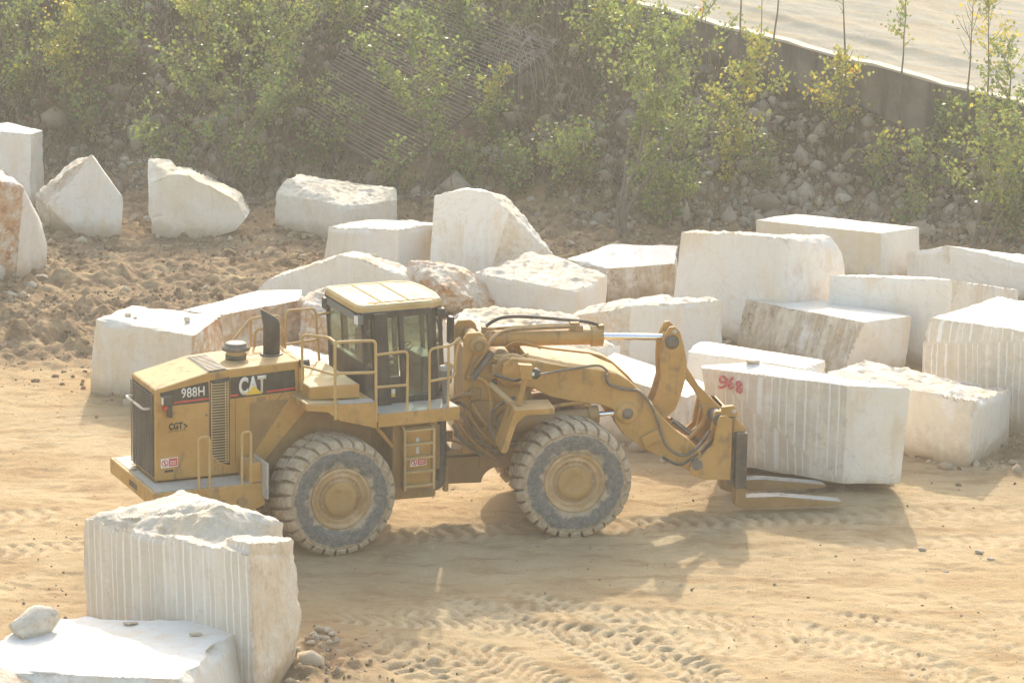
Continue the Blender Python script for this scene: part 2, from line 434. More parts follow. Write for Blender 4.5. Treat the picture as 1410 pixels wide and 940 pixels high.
# tyre tracks
TRK = np.zeros_like(X)
def track(path, wd=.85, depth=.035, pitch=.34, style='chevron', fade=1.0, seed=0):
    global h, TRK
    pts = [np.array(q, float) for q in path]
    lo = np.min(pts, 0)-wd; hi = np.max(pts, 0)+wd
    sel = np.where((X > lo[0]) & (X < hi[0]) & (Y > lo[1]) & (Y < hi[1]))[0]
    xs, ys = X[sel], Y[sel]
    bd = np.full(len(sel), 9.); bs = np.zeros(len(sel)); sd = np.zeros(len(sel)); acc = 0; ends = np.zeros(len(sel))
    tot = sum(np.linalg.norm(b-a) for a, b in zip(pts, pts[1:]))
    for a, b in zip(pts, pts[1:]):
        L = np.linalg.norm(b-a); t = (b-a)/L
        s = np.clip((xs-a[0])*t[0]+(ys-a[1])*t[1], 0, L)
        px = a[0]+s*t[0]; py = a[1]+s*t[1]
        d = np.hypot(xs-px, ys-py); side = -(xs-a[0])*t[1]+(ys-a[1])*t[0]
        u = d < bd
        bd = np.where(u, d, bd); bs = np.where(u, acc+s, bs); sd = np.where(u, side, sd)
        acc += L
    half = wd/2
    inside = np.clip((half-bd)/.07, 0, 1)
    endf = np.clip(bs/.6, 0, 1)*np.clip((tot-bs)/.6, 0, 1)
    wob = fbm(np.stack([xs, ys, 0*xs], -1), .9, 3, 70+seed)
    vis = np.clip(.85 + wob*1.3, 0, 1)*endf*fade*1.15
    if style == 'chevron': ph = (bs + .35*np.abs(sd) + .05*wob)/pitch
    elif style == 'bars': ph = (bs + .12*sd + .04*wob)/pitch
    else: ph = (bs + .22*np.sin(sd*5) + .06*wob)/pitch
    fr = ph - np.floor(ph)
    lug = np.clip((.26-np.abs(fr-.5))/.08, 0, 1)
    if style == 'bars': lug = lug*np.clip((np.abs(sd)-.04)/.04, 0, 1)
    berm = np.exp(-((bd-half-.08)/.09)**2)*.035
    h[sel] += vis*(-inside*depth*.72*lug + berm*.4 - inside*.010)
    TRK[sel] = np.maximum(TRK[sel], np.clip(vis*inside*(.9-1.2*lug), -1, 1))
track([(-12, -3.2), (-5, -2.2), (1.5, -.9), (5, -.1), (8.5, .55), (13.5, 1.2)], .9, .055, .30, 'chevron', .8, 1)
track([(-12.5, .9), (-8, 1.8)], .9, .035, .36, 'chevron', .9, 2)
track([(4.6, 1.9), (8, 2.4)], .8, .04, .36, 'chevron', .8, 9)
track([(-1.6, -5.6), (1.2, -5.9), (3.4, -7.0), (4.5, -8.6), (5.0, -11.5), (5.1, -15)], 1.0, .060, .24, 'wave', 1, 3)
track([(-.8, -6.6), (1.2, -7.6), (2.3, -9.5), (2.7, -12), (2.8, -15)], .95, .060, .23, 'wave', 1, 4)
track([(.3, -4.4), (1.9, -6.0), (3.2, -8.6), (3.7, -10.6)], .42, .05, .22, 'bars', 1.2, 5)
track([(-.2, -7.6), (.9, -9.0), (1.4, -11), (1.5, -15)], .46, .055, .22, 'bars', 1.2, 6)
track([(1.2, -4.2), (2.4, -4.9), (3.6, -6.6), (4.4, -9.2)], .42, .05, .22, 'bars', 1.1, 7)
track([(-1.4, -6.9), (.2, -7.9), (1.2, -9.5)], 1.5, .05, .32, 'chevron', .9, 8)
track([(2.0, -6.6), (4.5, -6.9), (6.5, -7.3)], 1.2, .045, .33, 'chevron', .9, 10)
track([(5.5, -1.9), (8.5, -1.2), (13.5, -.6)], .8, .02, .34, 'chevron', .8, 11)
track([(-12, -5.4), (-8, -4.6), (-6, -4.2)], 1.0, .05, .33, 'wave', .8, 12)
track([(-12, -1.2), (-7, -.4), (-6, -.1)], .9, .045, .33, 'chevron', .9, 13)
track([(-12.5, 3.6), (-8, 4.8)], 1.0, .03, .36, 'wave', .7, 16)
track([(9.6, -5.6), (8.2, -7.2), (7.6, -9.5)], .9, .03, .33, 'chevron', .6, 14)
track([(7.6, -4.2), (9.5, -5.4), (10.8, -7.6), (11, -12)], .5, .05, .3, 'wave', .7, 15)
track([(6.2, -5.2), (9, -6.6), (12, -10)], .42, .04, .22, 'bars', 1, 21)
track([(-.2, -5.2), (3, -5.4), (6, -6.2), (8.4, -8.4), (9.5, -12)], .9, .035, .26, 'wave', .9, 22)
track([(-12, -2.0), (-7.5, -1.4)], .42, .04, .22, 'bars', 1, 23)
track([(2.6, -4.6), (3.9, -6.2), (4.4, -8.4), (4.3, -11)], .42, .045, .22, 'bars', 1, 24)
track([(-12.5, 5.8), (-8.5, 7.4)], .9, .035, .3, 'wave', .8, 25)
# scuffs
h += flat*(1-wet)*np.clip(fbm(np.stack([X*.55, Y*1.9, 0*X], -1), .55, 4, 81)-.12, 0, 1)*-.07
rs_ = (X-W0[0])*WD[0]+(Y-W0[1])*WD[1]; rd_ = (X-W0[0])*WN[0]+(Y-W0[1])*WN[1]
rdh = fbm(np.stack([rs_*.25, rd_*1.3, 0*X], -1), .8, 4, 91)*.07 + fbm(P3, .3, 3, 92)*.03 + .10*np.exp(-((rd_-2.6-.2*np.sin(rs_*.7))/.25)**2)
Z = Z + h*(1-RDM) + RDM*rdh*np.clip(rd_/1.0, 0, 1)
nx, ny = len(gx), len(gy)
idx = np.arange(nx*ny).reshape(ny, nx)
F = np.stack([idx[:-1, :-1], idx[:-1, 1:], idx[1:, 1:], idx[1:, :-1]], -1).reshape(-1, 4)

m = N('sandy_earth'); p = m.coords()
wt, sp_, rd, tk = (m.attr(q) for q in ('wet', 'slope', 'road', 'trk'))
big = m.noise(p, .35, 4, .6, .3); mid = m.noise(p, 2.2, 6, .68, .4); fi = m.noise(p, 12, 5, .7); gr = m.noise(p, 55, 3, .7); sx = m.noise(p, 1.6, 5, .65, .2, stretch=(.45, 1.5, 1))
c = m.mix(m.ramp(big, .32, .68), (.48, .335, .18), (.60, .455, .27))
c = m.mix(m.ramp(sx, .48, .68, 0, .65), c, (.35, .215, .105)); c = m.mix(m.ramp(m.noise(p, .55, 5, .65, .5, stretch=(.6, 1.3, 1)), .52, .66, 0, .5), c, (.37, .23, .115))
c = m.mix(m.ramp(fi, .52, .80, 0, .45), c, (.62, .50, .33))
c = m.mix(m.ramp(m.noise(p, 34, 3, .7), .56, .70, 0, .5), c, (.30, .19, .10))
c = m.mix(m.math('MULTIPLY', tk, m.ramp(mid, .3, .7, .4, .9)), c, (.66, .52, .33))
wc = m.mix(m.ramp(mid, .38, .62), (.14, .09, .052), (.40, .275, .165))
wc = m.mix(m.ramp(fi, .57, .72, 0, .7), wc, (.48, .39, .28))
wcf = m.math('MULTIPLY', wt, m.ramp(m.math('ADD', m.math('MULTIPLY', mid, .6), m.math('MULTIPLY', sx, .4)), .37, .54))
c = m.mix(wcf, c, wc)
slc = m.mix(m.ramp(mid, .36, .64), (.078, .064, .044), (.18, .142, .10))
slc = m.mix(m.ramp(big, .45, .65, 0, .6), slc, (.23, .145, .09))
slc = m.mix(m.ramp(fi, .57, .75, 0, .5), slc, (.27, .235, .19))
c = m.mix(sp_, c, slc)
rl = m.noise(p, 1.2, 5, .65, .3, stretch=(.5, .9, 1))
rdc = m.mix(m.ramp(sx, .35, .65), (.37, .345, .285), (.48, .44, .36))
rdc = m.mix(m.ramp(rl, .48, .62, 0, .6), rdc, (.50, .41, .28)); rdc = m.mix(m.ramp(fi, .55, .72, 0, .5), rdc, (.30, .27, .22))
c = m.mix(rd, c, rdc)
g2 = m.noise(p, 26, 4, .75)
hh = m.math('ADD', m.math('MULTIPLY', fi, .45), m.math('ADD', m.math('MULTIPLY', gr, .25), m.math('MULTIPLY', g2, .45)))
b1 = m.bump(hh, 1.0, .09)
M['earth'] = m.fin(c, .95, 0, b1, .1)
ground = np_obj('ground', np.stack([X, Y, Z], -1), F, [M['earth']], smooth=True,
                attrs={'wet': ('POINT', wet*flat), 'slope': ('POINT', np.clip(SLP*1.5, 0, 1)*(1-RDM)), 'road': ('POINT', RDM), 'trk': ('POINT', TRK)})
ground['kind'] = 'structure'
def gz(x, y):
    z, _, _ = terrain(np.array([x]), np.array([y])); return float(z[0])
# exact height lookup on the finished sheet
ZG = Z.reshape(ny, nx)
def zat(x, y):
    i = int(np.clip(np.searchsorted(gx, x)-1, 0, nx-2)); j = int(np.clip(np.searchsorted(gy, y)-1, 0, ny-2))
    fx = (x-gx[i])/(gx[i+1]-gx[i]); fy = (y-gy[j])/(gy[j+1]-gy[j])
    return float(ZG[j, i]*(1-fx)*(1-fy)+ZG[j, i+1]*fx*(1-fy)+ZG[j+1, i]*(1-fx)*fy+ZG[j+1, i+1]*fx*fy)
def zats(x, y):
    i = np.clip(np.searchsorted(gx, x)-1, 0, nx-2); j = np.clip(np.searchsorted(gy, y)-1, 0, ny-2)
    fx = (x-gx[i])/(gx[i+1]-gx[i]); fy = (y-gy[j])/(gy[j+1]-gy[j])
    return ZG[j, i]*(1-fx)*(1-fy)+ZG[j, i+1]*fx*(1-fy)+ZG[j+1, i]*(1-fx)*fy+ZG[j+1, i+1]*fx*fy
def hit(u, v, start=60):
    """where the sight line through a photograph point meets the hillside"""
    d = ray(u, v)
    for k in range(3000):
        q = _C + d*(start + k*.05)
        if q[1] < -10: continue
        if q[2] <= zat(q[0], q[1]): return q
    return q

# retaining wall along the upper haul road
m = N('weathered_concrete'); p = m.coords()
n1 = m.noise(p, 1.1, 5, .6); n2 = m.noise(p, 7, 5, .65); n3 = m.noise(p, 2.0, 4, .6, stretch=(1, 1, .15))
c = m.mix(m.ramp(n1, .35, .65), (.155, .135, .11), (.235, .20, .16)); c = m.mix(m.ramp(n3, .46, .66, 0, .75), c, (.085, .072, .06)); c = m.mix(m.ramp(n2, .6, .8, 0, .5), c, (.33, .29, .24))
M['concrete'] = m.fin(c, .9, 0, m.bump(n2, .3, .03))
m = N('pale_coping'); p = m.coords(); M['coping'] = m.fin(m.mix(m.noise(p, 3, 4), (.50, .43, .33), (.60, .53, .42)), .9)
wall = empty('retaining_wall', (W0[0], W0[1], 2.0))
tag(wall, 'long weathered concrete retaining wall sloping down beside the upper haul road', 'wall')
mb = MB(); cp = MB()
ss = np.linspace(-5, WL+2.5, 40)
vs = []; fs = []; cv = []
for i, s in enumerate(ss):
    a = W0 + WD*s; z1 = float(road_z(np.array(s))) + .02*math.sin(s*2.1); zb = z1 - 2.2
    q = a - WN*.02; r = a + WN*.26
    k = wall.location
    vs += [(q[0]-k.x, q[1]-k.y, zb-k.z), (q[0]-k.x, q[1]-k.y, z1-k.z), (r[0]-k.x, r[1]-k.y, z1-k.z), (r[0]-k.x, r[1]-k.y, zb-k.z)]
    q = a - WN*.05; r = a + WN*.30; z2 = z1+.06 + .015*math.sin(s*5)
    cv += [(q[0]-k.x, q[1]-k.y, z1-k.z+.003), (q[0]-k.x, q[1]-k.y, z2-k.z), (r[0]-k.x, r[1]-k.y, z2-k.z), (r[0]-k.x, r[1]-k.y, z1-k.z+.003)]
for i in range(len(ss)-1):
    b = 4*i
    for e in range(4): fs.append((b+e, b+(e+1) % 4, b+4+(e+1) % 4, b+4+e))
fs += [(0, 1, 2, 3), tuple(4*(len(ss)-1)+e for e in (3, 2, 1, 0))]
mb.add(vs, fs); mb.build('wall_body', M['concrete'], wall)
cp.add(cv, fs); cp.build('coping', M['coping'], wall)

# ------------------------------------------------------------------ marble blocks
def hull_mesh(pts):
    bm = bmesh.new()
    for q in pts: bm.verts.new(q)
    bmesh.ops.remove_doubles(bm, verts=bm.verts[:], dist=.002)
    r = bmesh.ops.convex_hull(bm, input=bm.verts[:])
    bad = [e for e in set(r['geom_interior']+r['geom_unused']) if isinstance(e, bmesh.types.BMVert) and e.is_valid]
    if bad: bmesh.ops.delete(bm, geom=bad, context='VERTS')
    bmesh.ops.dissolve_limit(bm, angle_limit=RAD(4), verts=bm.verts[:], edges=bm.edges[:])
    bmesh.ops.recalc_face_normals(bm, faces=bm.faces[:])
    return bm
NB = [0]
def block(name, label, hulls, cls=None, voxel=.05, group='marble blocks stored in the quarry yard', cat='stone block', chip=.07, seed=None, mat='marble', base_cls=None, sink=0.03, relief=1.0, auto=True):
    """hulls: list of point lists; cls: dict face class -> attributes (rough,rib,stain,rust,warm)
       face class: top, bottom, front (-Y), right (+X), left (-X), back"""
    NB[0] += 1; seed = seed or NB[0]*7
    allp = np.array([q for hl in hulls for q in hl], float)
    org = np.array([allp[:, 0].mean(), allp[:, 1].mean(), allp[:, 2].min()])
    big = bmesh.new()
    srcV = []; srcF = []; edges = []
    for hl in hulls:
        hb = hull_mesh([tuple(np.array(q, float)-org - np.array([0, 0, sink])) for q in hl])
        b0 = len(srcV)
        hb.verts.index_update()
        srcV += [v.co.copy() for v in hb.verts]
        srcF += [[b0+v.index for v in f.verts] for f in hb.faces]
        for e in hb.edges:
            if len(e.link_faces) == 2 and e.calc_face_angle(0) > RAD(22): edges.append((np.array(e.verts[0].co), np.array(e.verts[1].co)))
        hb.free()
    big.free()
    me = bpy.data.meshes.new('raw'); me.from_pydata(srcV, [], srcF); me.update()
    o = bpy.data.objects.new('raw', me); COL.objects.link(o)
    md = o.modifiers.new('r', 'REMESH'); md.mode = 'VOXEL'; md.voxel_size = voxel; md.adaptivity = 0
    dg = bpy.context.evaluated_depsgraph_get(); ev = o.evaluated_get(dg)
    em = ev.to_mesh(); nv = len(em.vertices)
    V = np.empty(nv*3); em.vertices.foreach_get('co', V); V = V.reshape(-1, 3)
    nf = len(em.polygons); lt = np.empty(nf, np.int32); em.polygons.foreach_get('loop_total', lt)
    li = np.empty(len(em.loops), np.int32); em.loops.foreach_get('vertex_index', li)
    ls = np.empty(nf, np.int32); em.polygons.foreach_get('loop_start', ls)
    Fq = np.stack([li[ls], li[ls+1], li[ls+2], li[np.where(lt == 4, ls+3, ls+2)]], -1)
    if not (lt == 4).all(): Fq = Fq[lt == 4]
    ev.to_mesh_clear(); bpy.data.objects.remove(o); bpy.data.meshes.remove(me)
    bvh = BVHTree.FromPolygons([tuple(v) for v in srcV], srcF)
    Nn = np.zeros((nv, 3)); Pn = np.zeros((nv, 3)); fi_ = np.zeros(nv, int)
    for i in range(nv):
        loc, nor, k, dd = bvh.find_nearest(V[i])
        Nn[i] = nor; Pn[i] = loc; fi_[i] = k
    # distance to crisp edges
    ed = np.full(nv, 9.); EP = V.copy()
    for a, b in edges:
        t = b-a; L = t@t
        s = np.clip(((V-a)@t)/L, 0, 1)
        q_ = a+s[:, None]*t; d_ = np.linalg.norm(V-q_, axis=1); u_ = d_ < ed; EP[u_] = q_[u_]; ed = np.minimum(ed, d_)
    V = V.copy(); near_ = ed < voxel*.8
    V[near_] = EP[near_]; W = V + org
    base = dict(rough=.15, rib=0, stain=0, rust=0, warm=.35)
    if base_cls: base.update(base_cls)
    A = {k: np.full(nv, float(base[k])) for k in base}
    nxv, nyv, nzv = Nn.T
    side = np.abs(nzv) < .62
    fc = []
    for f_ in srcF:
        q = [np.array(srcV[i]) for i in f_]; nn_ = sum(np.cross(q[i]-q[0], q[i+1]-q[0]) for i in range(1, len(q)-1))/2; ar_ = np.linalg.norm(nn_)
        if ar_ < .25 or abs(nn_[2])/ar_ > .62 or nn_[1]/ar_ > .2: continue
        fc.append((ar_, math.atan2(nn_[0], -nn_[1])))
    fc.sort(reverse=True); mid_ = None
    if auto and fc:
        for ar_, az_ in fc[1:]:
            if abs(az_-fc[0][1]) > RAD(25): mid_ = (az_+fc[0][1])/2; break
    masks = {'top': nzv >= .62, 'bottom': nzv <= -.62,
             'front': side & (nyv < 0) & (-nyv >= np.abs(nxv)*.72), 'back': side & (nyv > 0) & (nyv >= np.abs(nxv)*.72)}
    if mid_ is not None:
        az = np.arctan2(nxv, -nyv); vis_ = side & (nyv < .25)
        masks['front'] = vis_ & (az < mid_) & (az > -1.45); masks['back'] = side & (nyv >= .25)
    masks['right'] = side & ~masks['front'] & ~masks['back'] & (nxv > 0)
    masks['left'] = side & ~masks['front'] & ~masks['back'] & (nxv <= 0)
    if mid_ is not None: masks['right'] |= masks['left'] & (az >= mid_); masks['left'] &= ~(az >= mid_)
    for kcl, dct in (cls or {}).items():
        for a, val in dct.items(): A[a][masks[kcl]] = val
    # rib coordinate
    tx = -Nn[:, 1]; ty = Nn[:, 0]; ln = np.maximum(np.hypot(tx, ty), 1e-6)
    ribu = (W[:, 0]*tx/ln + W[:, 1]*ty/ln)/.20
    ribu = ribu + .42*vnoise(np.stack([ribu*.8, 0*ribu+seed, 0*ribu], -1), seed+60)
    tri = np.abs((ribu - np.floor(ribu)) - .5)
    disp = A['rough']*(fbm(W, .75, 4, seed)*.14 + np.abs(fbm(W, .34, 3, seed+5))*-.09 + np.abs(fbm(W, .12, 2, seed+6))*-.045 + fbm(W, .13, 2, seed+8)*.035)*relief
    disp += (1-A['rough'])*fbm(W, 1.1, 3, seed+3)*.018
    disp -= A['rib']*np.clip((.14-tri)/.14, 0, 1)**.6*.018*np.clip(.7+fbm(W, .7, 2, seed+2), 0, 1)
    cn = fbm(W, .38, 3, seed+20)*.6 + fbm(W, 1.3, 2, seed+23)*.7
    cdep = chip*np.clip(cn+.12, 0, 1)*np.clip(1-ed/(.05+chip*.9), 0, 1)**1.2
    cen = V.mean(0); inw = cen - V; inw /= np.linalg.norm(inw, axis=1)[:, None]
    V2 = V + Nn*disp[:, None] + inw*(cdep*1.6 + .012*np.clip(1-ed/.05, 0, 1))[:, None]
    A['rough'] = np.maximum(A['rough'], np.clip(cdep*9, 0, .8)); A['warm'] = np.maximum(A['warm'], np.clip(cdep*8, 0, .6))
    at = {k: ('POINT', A[k]) for k in A}; at['ribu'] = ('POINT', ribu)
    me = np_mesh(name, V2, Fq, [M[mat]], smooth=True, attrs=at)
    me.set_sharp_from_angle(angle=RAD(30))
    o = bpy.data.objects.new(name, me); COL.objects.link(o); o.location = org
    tag(o, label, cat, group)
    lowv = V2[(V2[:, 2] < .22) & ~masks['bottom']] + org; BASES.append(lowv)
    return o
BASES = []
def hexa(A0, B0, C0, At, Bt, Ct, Dt, z0=0.0, extra=(), dlow=0.0):
    """corner points: ground corners and top corners as measured; C0 may be a 3d point"""
    def gp(q): return np.array(q, float) if len(q) == 3 else G(q[0], q[1], z0)
    a, b, c = gp(A0), gp(B0), gp(C0); d = a + c - b
    pts = [a, b, c, d]
    for g, t in ((a, At), (b, Bt), (c, Ct), (d, Dt)):
        if t is None: continue
        pts.append(np.array(t, float) if len(t) == 3 else P(t[0], t[1], g[1]))
    for (u, v, wgt) in extra:                    # extra point at depth a + wgt*(c-a)... wgt = world Y
        pts.append(P(u, v, wgt))
    return pts
def slab(outline, base_l, base_r, depth, zb=0.0, tilt=0.0, shift=(0, 0)):
    """front outline in one upright plane through two ground points, given thickness backwards"""
    a = G(*base_l, zb); b = G(*base_r, zb)
    t = (b-a); t[2] = 0; t /= np.linalg.norm(t); n = np.array([t[1], -t[0], 0.])
    if n[1] > 0: n = -n
    pts = [on_plane(u, v, a, n) for u, v in outline]
    back = [q - n*depth + np.array([shift[0], 0, tilt]) for q in pts]
    return [q*1 for q in pts] + back
MAIN = dict(top=dict(rough=.25, warm=.5))
# each block, from the back of the yard to the front
Bk = {}
Bk['b1'] = block('marble_block', 'smooth pale block at the far left edge behind the reddish one', [hexa((-75, 298), (43, 288), (61, 272), (-75, 172), (42, 183), (60, 178), (10, 166))],
      dict(front=dict(rough=.04, warm=.15), right=dict(rough=.6, warm=.5), top=dict(rough=.1, warm=.1)), .06, mat='marble_pure')
Bk['b2'] = block('marble_block', 'block with rough red brown face cut off by the left edge of the picture', [hexa((-70, 400), (22, 388), (67, 371), (-60, 232), (33, 256), (66, 332), None) +
      [P(2, 227, G(22, 388)[1]+.7), P(56, 300, G(67, 371)[1])]], dict(left=dict(rough=.8, rust=1, warm=1), front=dict(rough=.75, rust=1.0, warm=.9), right=dict(rough=.05, warm=.2, stain=.15), top=dict(rough=.7, rust=.5, warm=.8)), .04, seed=12)
y3 = G(112, 326)[1]
Bk['b3'] = block('marble_block', 'white cube shaped block tipped up on one edge in the back left', [[P(u, v, y3) for u, v in ((125, 210), (170, 271), (167, 325), (155, 334), (112, 327), (70, 286))] +
      [P(u, v, y3+1.1) for u, v in ((47, 266), (50, 284), (72, 337), (100, 222))] + [P(u, v, y3+1.5) for u, v in ((130, 214), (168, 276), (160, 320))]],
      dict(front=dict(rough=.06, warm=.12), left=dict(rough=.85, warm=1.6, stain=.45, rust=.25), top=dict(rough=.85, warm=1.6, stain=.25, rust=.2), bottom=dict(rough=.8, warm=1.5, stain=.8)), .045, chip=.04, mat='marble_pure', auto=False)
y4 = G(209, 327)[1]
Bk['b4'] = block('marble_block', 'wedge shaped grey beige block falling away to the right in the back left', [slab([(209, 327), (290, 327), (325, 316), (339, 299), (327, 276), (310, 273), (258, 240), (237, 238), (205, 250)], (209, 327), (330, 330), .9, tilt=.02),
      [P(u, v, y4+d) for u, v, d in ((205, 252, .02), (238, 240, .02), (242, 228, .5), (236, 218, .75), (204, 215, .75), (206, 300, .02), (240, 290, .02), (204, 290, .85), (244, 285, .85))],
      [P(u, v, y4+d) for u, v, d in ((237, 240, .04), (258, 241, .04), (310, 274, .04), (250, 228, .8), (285, 246, .8), (316, 270, .8), (240, 300, .1), (310, 300, .1), (240, 295, .8), (316, 296, .8))]],
      dict(front=dict(rough=.06, warm=.55), top=dict(rough=.6, warm=1.1), right=dict(rough=.6, warm=.9)), .045, chip=.05, auto=False)
Bk['b5'] = block('marble_block', 'long grey white block with a slanted broken top at the foot of the wooded slope', [hexa((378, 318), (470, 334), (547, 318), (377, 263), (470, 282), (546, 276), (412, 239), extra=((392, 242, G(378, 318)[1]+.4), (546, 258, G(547, 318)[1]+1.0)))],
      dict(front=dict(rough=.15, warm=.55), right=dict(rough=.2, warm=.5), left=dict(rough=.4, warm=.6), top=dict(rough=.9, warm=1.1)), .04, chip=.09)
y7 = G(668, 398)[1]
Bk['b7'] = block('marble_block', 'tall white block leaning to the right with one smooth triangular face', [[P(u, v, y7) for u, v in ((590, 372), (668, 400), (702, 292), (676, 263), (643, 258), (598, 268))] +
      [P(u, v, y7+1.0) for u, v in ((764, 350), (766, 362), (735, 312), (700, 268))] + [P(u, v, y7+1.6) for u, v in ((600, 275), (640, 258))]],
      dict(front=dict(rough=.06, warm=.12), right=dict(rough=.7, warm=.55), top=dict(rough=.7, warm=1.1)), .04, chip=.06, mat='marble_pure')
Bk['b6'] = block('marble_block', 'white block with a level top in front of the leaning triangular block', [hexa((445, 374), (548, 396), (620, 376), (447, 309), (548, 314), (617, 304), (513, 298))],
      dict(front=dict(rough=.10, warm=.35), right=dict(rough=.04, warm=.1), top=dict(rough=.6, warm=1.1), left=dict(rough=.4)), .04, chip=.10, mat='marble_pure')
Bk['b8'] = block('marble_block', 'low white slab with a domed upper edge behind the cab', [slab([(345, 428), (347, 400), (366, 381), (420, 363), (470, 350), (500, 353), (553, 378), (575, 400), (575, 445)], (345, 428), (575, 446), .9, tilt=-.05)],
      dict(front=dict(rough=.12, warm=.3), top=dict(rough=.7, warm=1.1)), .04, chip=.08, auto=False)
Bk['b11'] = block('boulder', 'small orange brown boulder behind the right side of the cab', [[P(u, v, G(625, 446)[1]+d) for u, v, d in ((560, 375, .3), (565, 357, .5), (600, 355, .6), (640, 365, .6), (672, 388, .6), (690, 412, .5), (688, 432, .6), (660, 432, 0), (600, 432, -.1), (562, 425, .1), (612, 392, -.35), (650, 408, -.2), (575, 390, .0), (570, 370, 1.4), (640, 372, 1.5), (680, 410, 1.4), (575, 420, 1.5), (680, 428, 1.5))]],
      dict(front=dict(rust=1.5), left=dict(rust=1.3), right=dict(rust=.6, warm=1.4), top=dict(rust=.7, warm=1.4)), .04, chip=.1, cat='boulder', base_cls=dict(rough=.9, warm=.8, rust=.6), auto=False)
Bk['b12'] = block('marble_block', 'block with a wrinkled greyish rough top behind the tilt cylinder', [hexa((655, 436), (797, 462), (837, 436), (654, 373), (796, 400), (836, 377), (722, 345), extra=((770, 352, G(655, 436)[1]+2.4),))],
      dict(front=dict(rough=.08, warm=.45), right=dict(rough=.08, warm=.3), top=dict(rough=1, warm=1.1, stain=.12)), .04, relief=.9)
Bk['b13'] = block('marble_block', 'block with smooth pale top and brown stained front left of the tall block', [hexa((782, 402), (836, 418), (930, 412), (779, 354), (835, 368), (930, 361), (842, 333), extra=((934, 336, G(930, 412)[1]+1.6),))],
      dict(front=dict(rough=.55, stain=1, warm=.6), right=dict(rough=.5, stain=1, warm=.6), left=dict(rough=.4, stain=.6), top=dict(rough=.12, warm=.15, rust=.12)), .04)
Bk['b15'] = block('marble_block', 'long cream block with squared edges, rearmost at the right', [hexa((1040, 372), (1212, 398), (1267, 384), (1040, 301), (1213, 319), (1266, 311), (1096, 292))],
      dict(front=dict(rough=.12, warm=1.8), right=dict(rough=.05, warm=.1, stain=.1), top=dict(rough=.08, warm=.8)), .04, chip=.06)
Bk['b14'] = block('marble_block', 'tallest smooth pinkish white block with a cracked right end', [hexa((922, 456), (1080, 482), (1163, 464), (938, 317), (1085, 324), (1145, 324), (1010, 316), extra=((1166, 368, G(1163, 464)[1]), (1160, 345, G(1163, 464)[1])))],
      dict(front=dict(rough=.05, warm=.30), right=dict(rough=.12, warm=.2, rust=.12, stain=.12), top=dict(rough=.8, warm=1.1)), .04, chip=.10)
Bk['b16'] = block('marble_block', 'white block with patchy left end at the right edge below the slope', [hexa((1248, 402), (1300, 412), (1490, 424), (1249, 345), (1300, 352), (1490, 378), (1302, 334), extra=((1480, 356, G(1490, 424)[1]+1.8),))],
      dict(front=dict(rough=.08, warm=.15, stain=.08), right=dict(rough=.1, warm=.2), left=dict(rough=.5, warm=.6, stain=.3), top=dict(rough=.15, warm=.8)), .04, mat='marble_pure', chip=.12)
Bk['b17'] = block('marble_block', 'flat lilac white slab standing between the stained block and the far right block', [hexa((1138, 482), (1312, 510), (1404, 490), (1142, 377), (1312, 382), (1403, 397), (1236, 377))],
      dict(front=dict(rough=.03, warm=.05), right=dict(rough=.3, warm=.3, stain=.3), top=dict(rough=.4, warm=.4)), .04, mat='marble_pure', chip=.06)
Bk['b18'] = block('marble_block', 'block with brown streaked drilled front and bright level top', [hexa((1013, 474), (1152, 528), (1248, 512), (1026, 410), (1190, 441), (1255, 433), (1104, 403))],
      dict(front=dict(rough=.45, stain=1, rib=.22, warm=1.2), left=dict(rough=.5, stain=.9, rib=.5, warm=.7), right=dict(rough=.08, warm=.35, stain=.08), top=dict(rough=.06, warm=.6)), .045, chip=.05)
Bk['b19'] = block('marble_block', 'cream block with vertical drill grooves cut off by the right edge of the picture', [hexa((1268, 566), (1500, 622), (1560, 600), (1281, 434), (1500, 466), (1560, 440), (1374, 403), extra=((1270, 470, G(1268, 566)[1]),))],
      dict(front=dict(rough=.35, stain=.25, rib=1, warm=1.8), left=dict(rough=.6, stain=.3, warm=.9), top=dict(rough=.2, warm=.6)), .045, chip=.10)
Bk['b24'] = block('marble_block', 'block with smooth right face and yellowish broken left side behind the tilt lever', [hexa((776, 505), (868, 528), (998, 506), (777, 434), (868, 420), (995, 410), (905, 403), extra=((820, 418, G(776, 505)[1]+.5), (975, 408, G(998, 506)[1]+.9)))],
      dict(front=dict(rough=.9, warm=1, stain=.2), left=dict(rough=.9, warm=1, stain=.15), right=dict(rough=.05, warm=.25), top=dict(rough=.9, warm=1.1, stain=.35)), .04, chip=.08)
Bk['b25'] = block('marble_block', 'block with an uneven pinkish rough top between the cab and the boom', [hexa((609, 548), (748, 572), (858, 548), (609, 438), (748, 486), (856, 474), (700, 420), extra=((640, 425, G(609, 548)[1]+1.3), (790, 434, G(858, 548)[1]+1.2)))],
      dict(front=dict(rough=.12, warm=.45), right=dict(rough=.1, warm=.4), left=dict(rough=.3, warm=.5), top=dict(rough=1, warm=1.1, rust=.25)), .04, relief=.9)
Bk['b9'] = block('marble_block', 'white topped block with brown stained front behind the engine hood', [hexa((250, 486), (302, 505), (420, 486), (248, 424), (300, 432), (418, 410), (352, 398), extra=((416, 396, G(420, 486)[1]+1.2),))],
      dict(front=dict(rough=.6, stain=.75, rust=.35, warm=.8), right=dict(rough=.6, stain=.9, rust=.5, warm=.8), left=dict(rough=.2, warm=.4), top=dict(rough=.08, warm=.2)), .04)
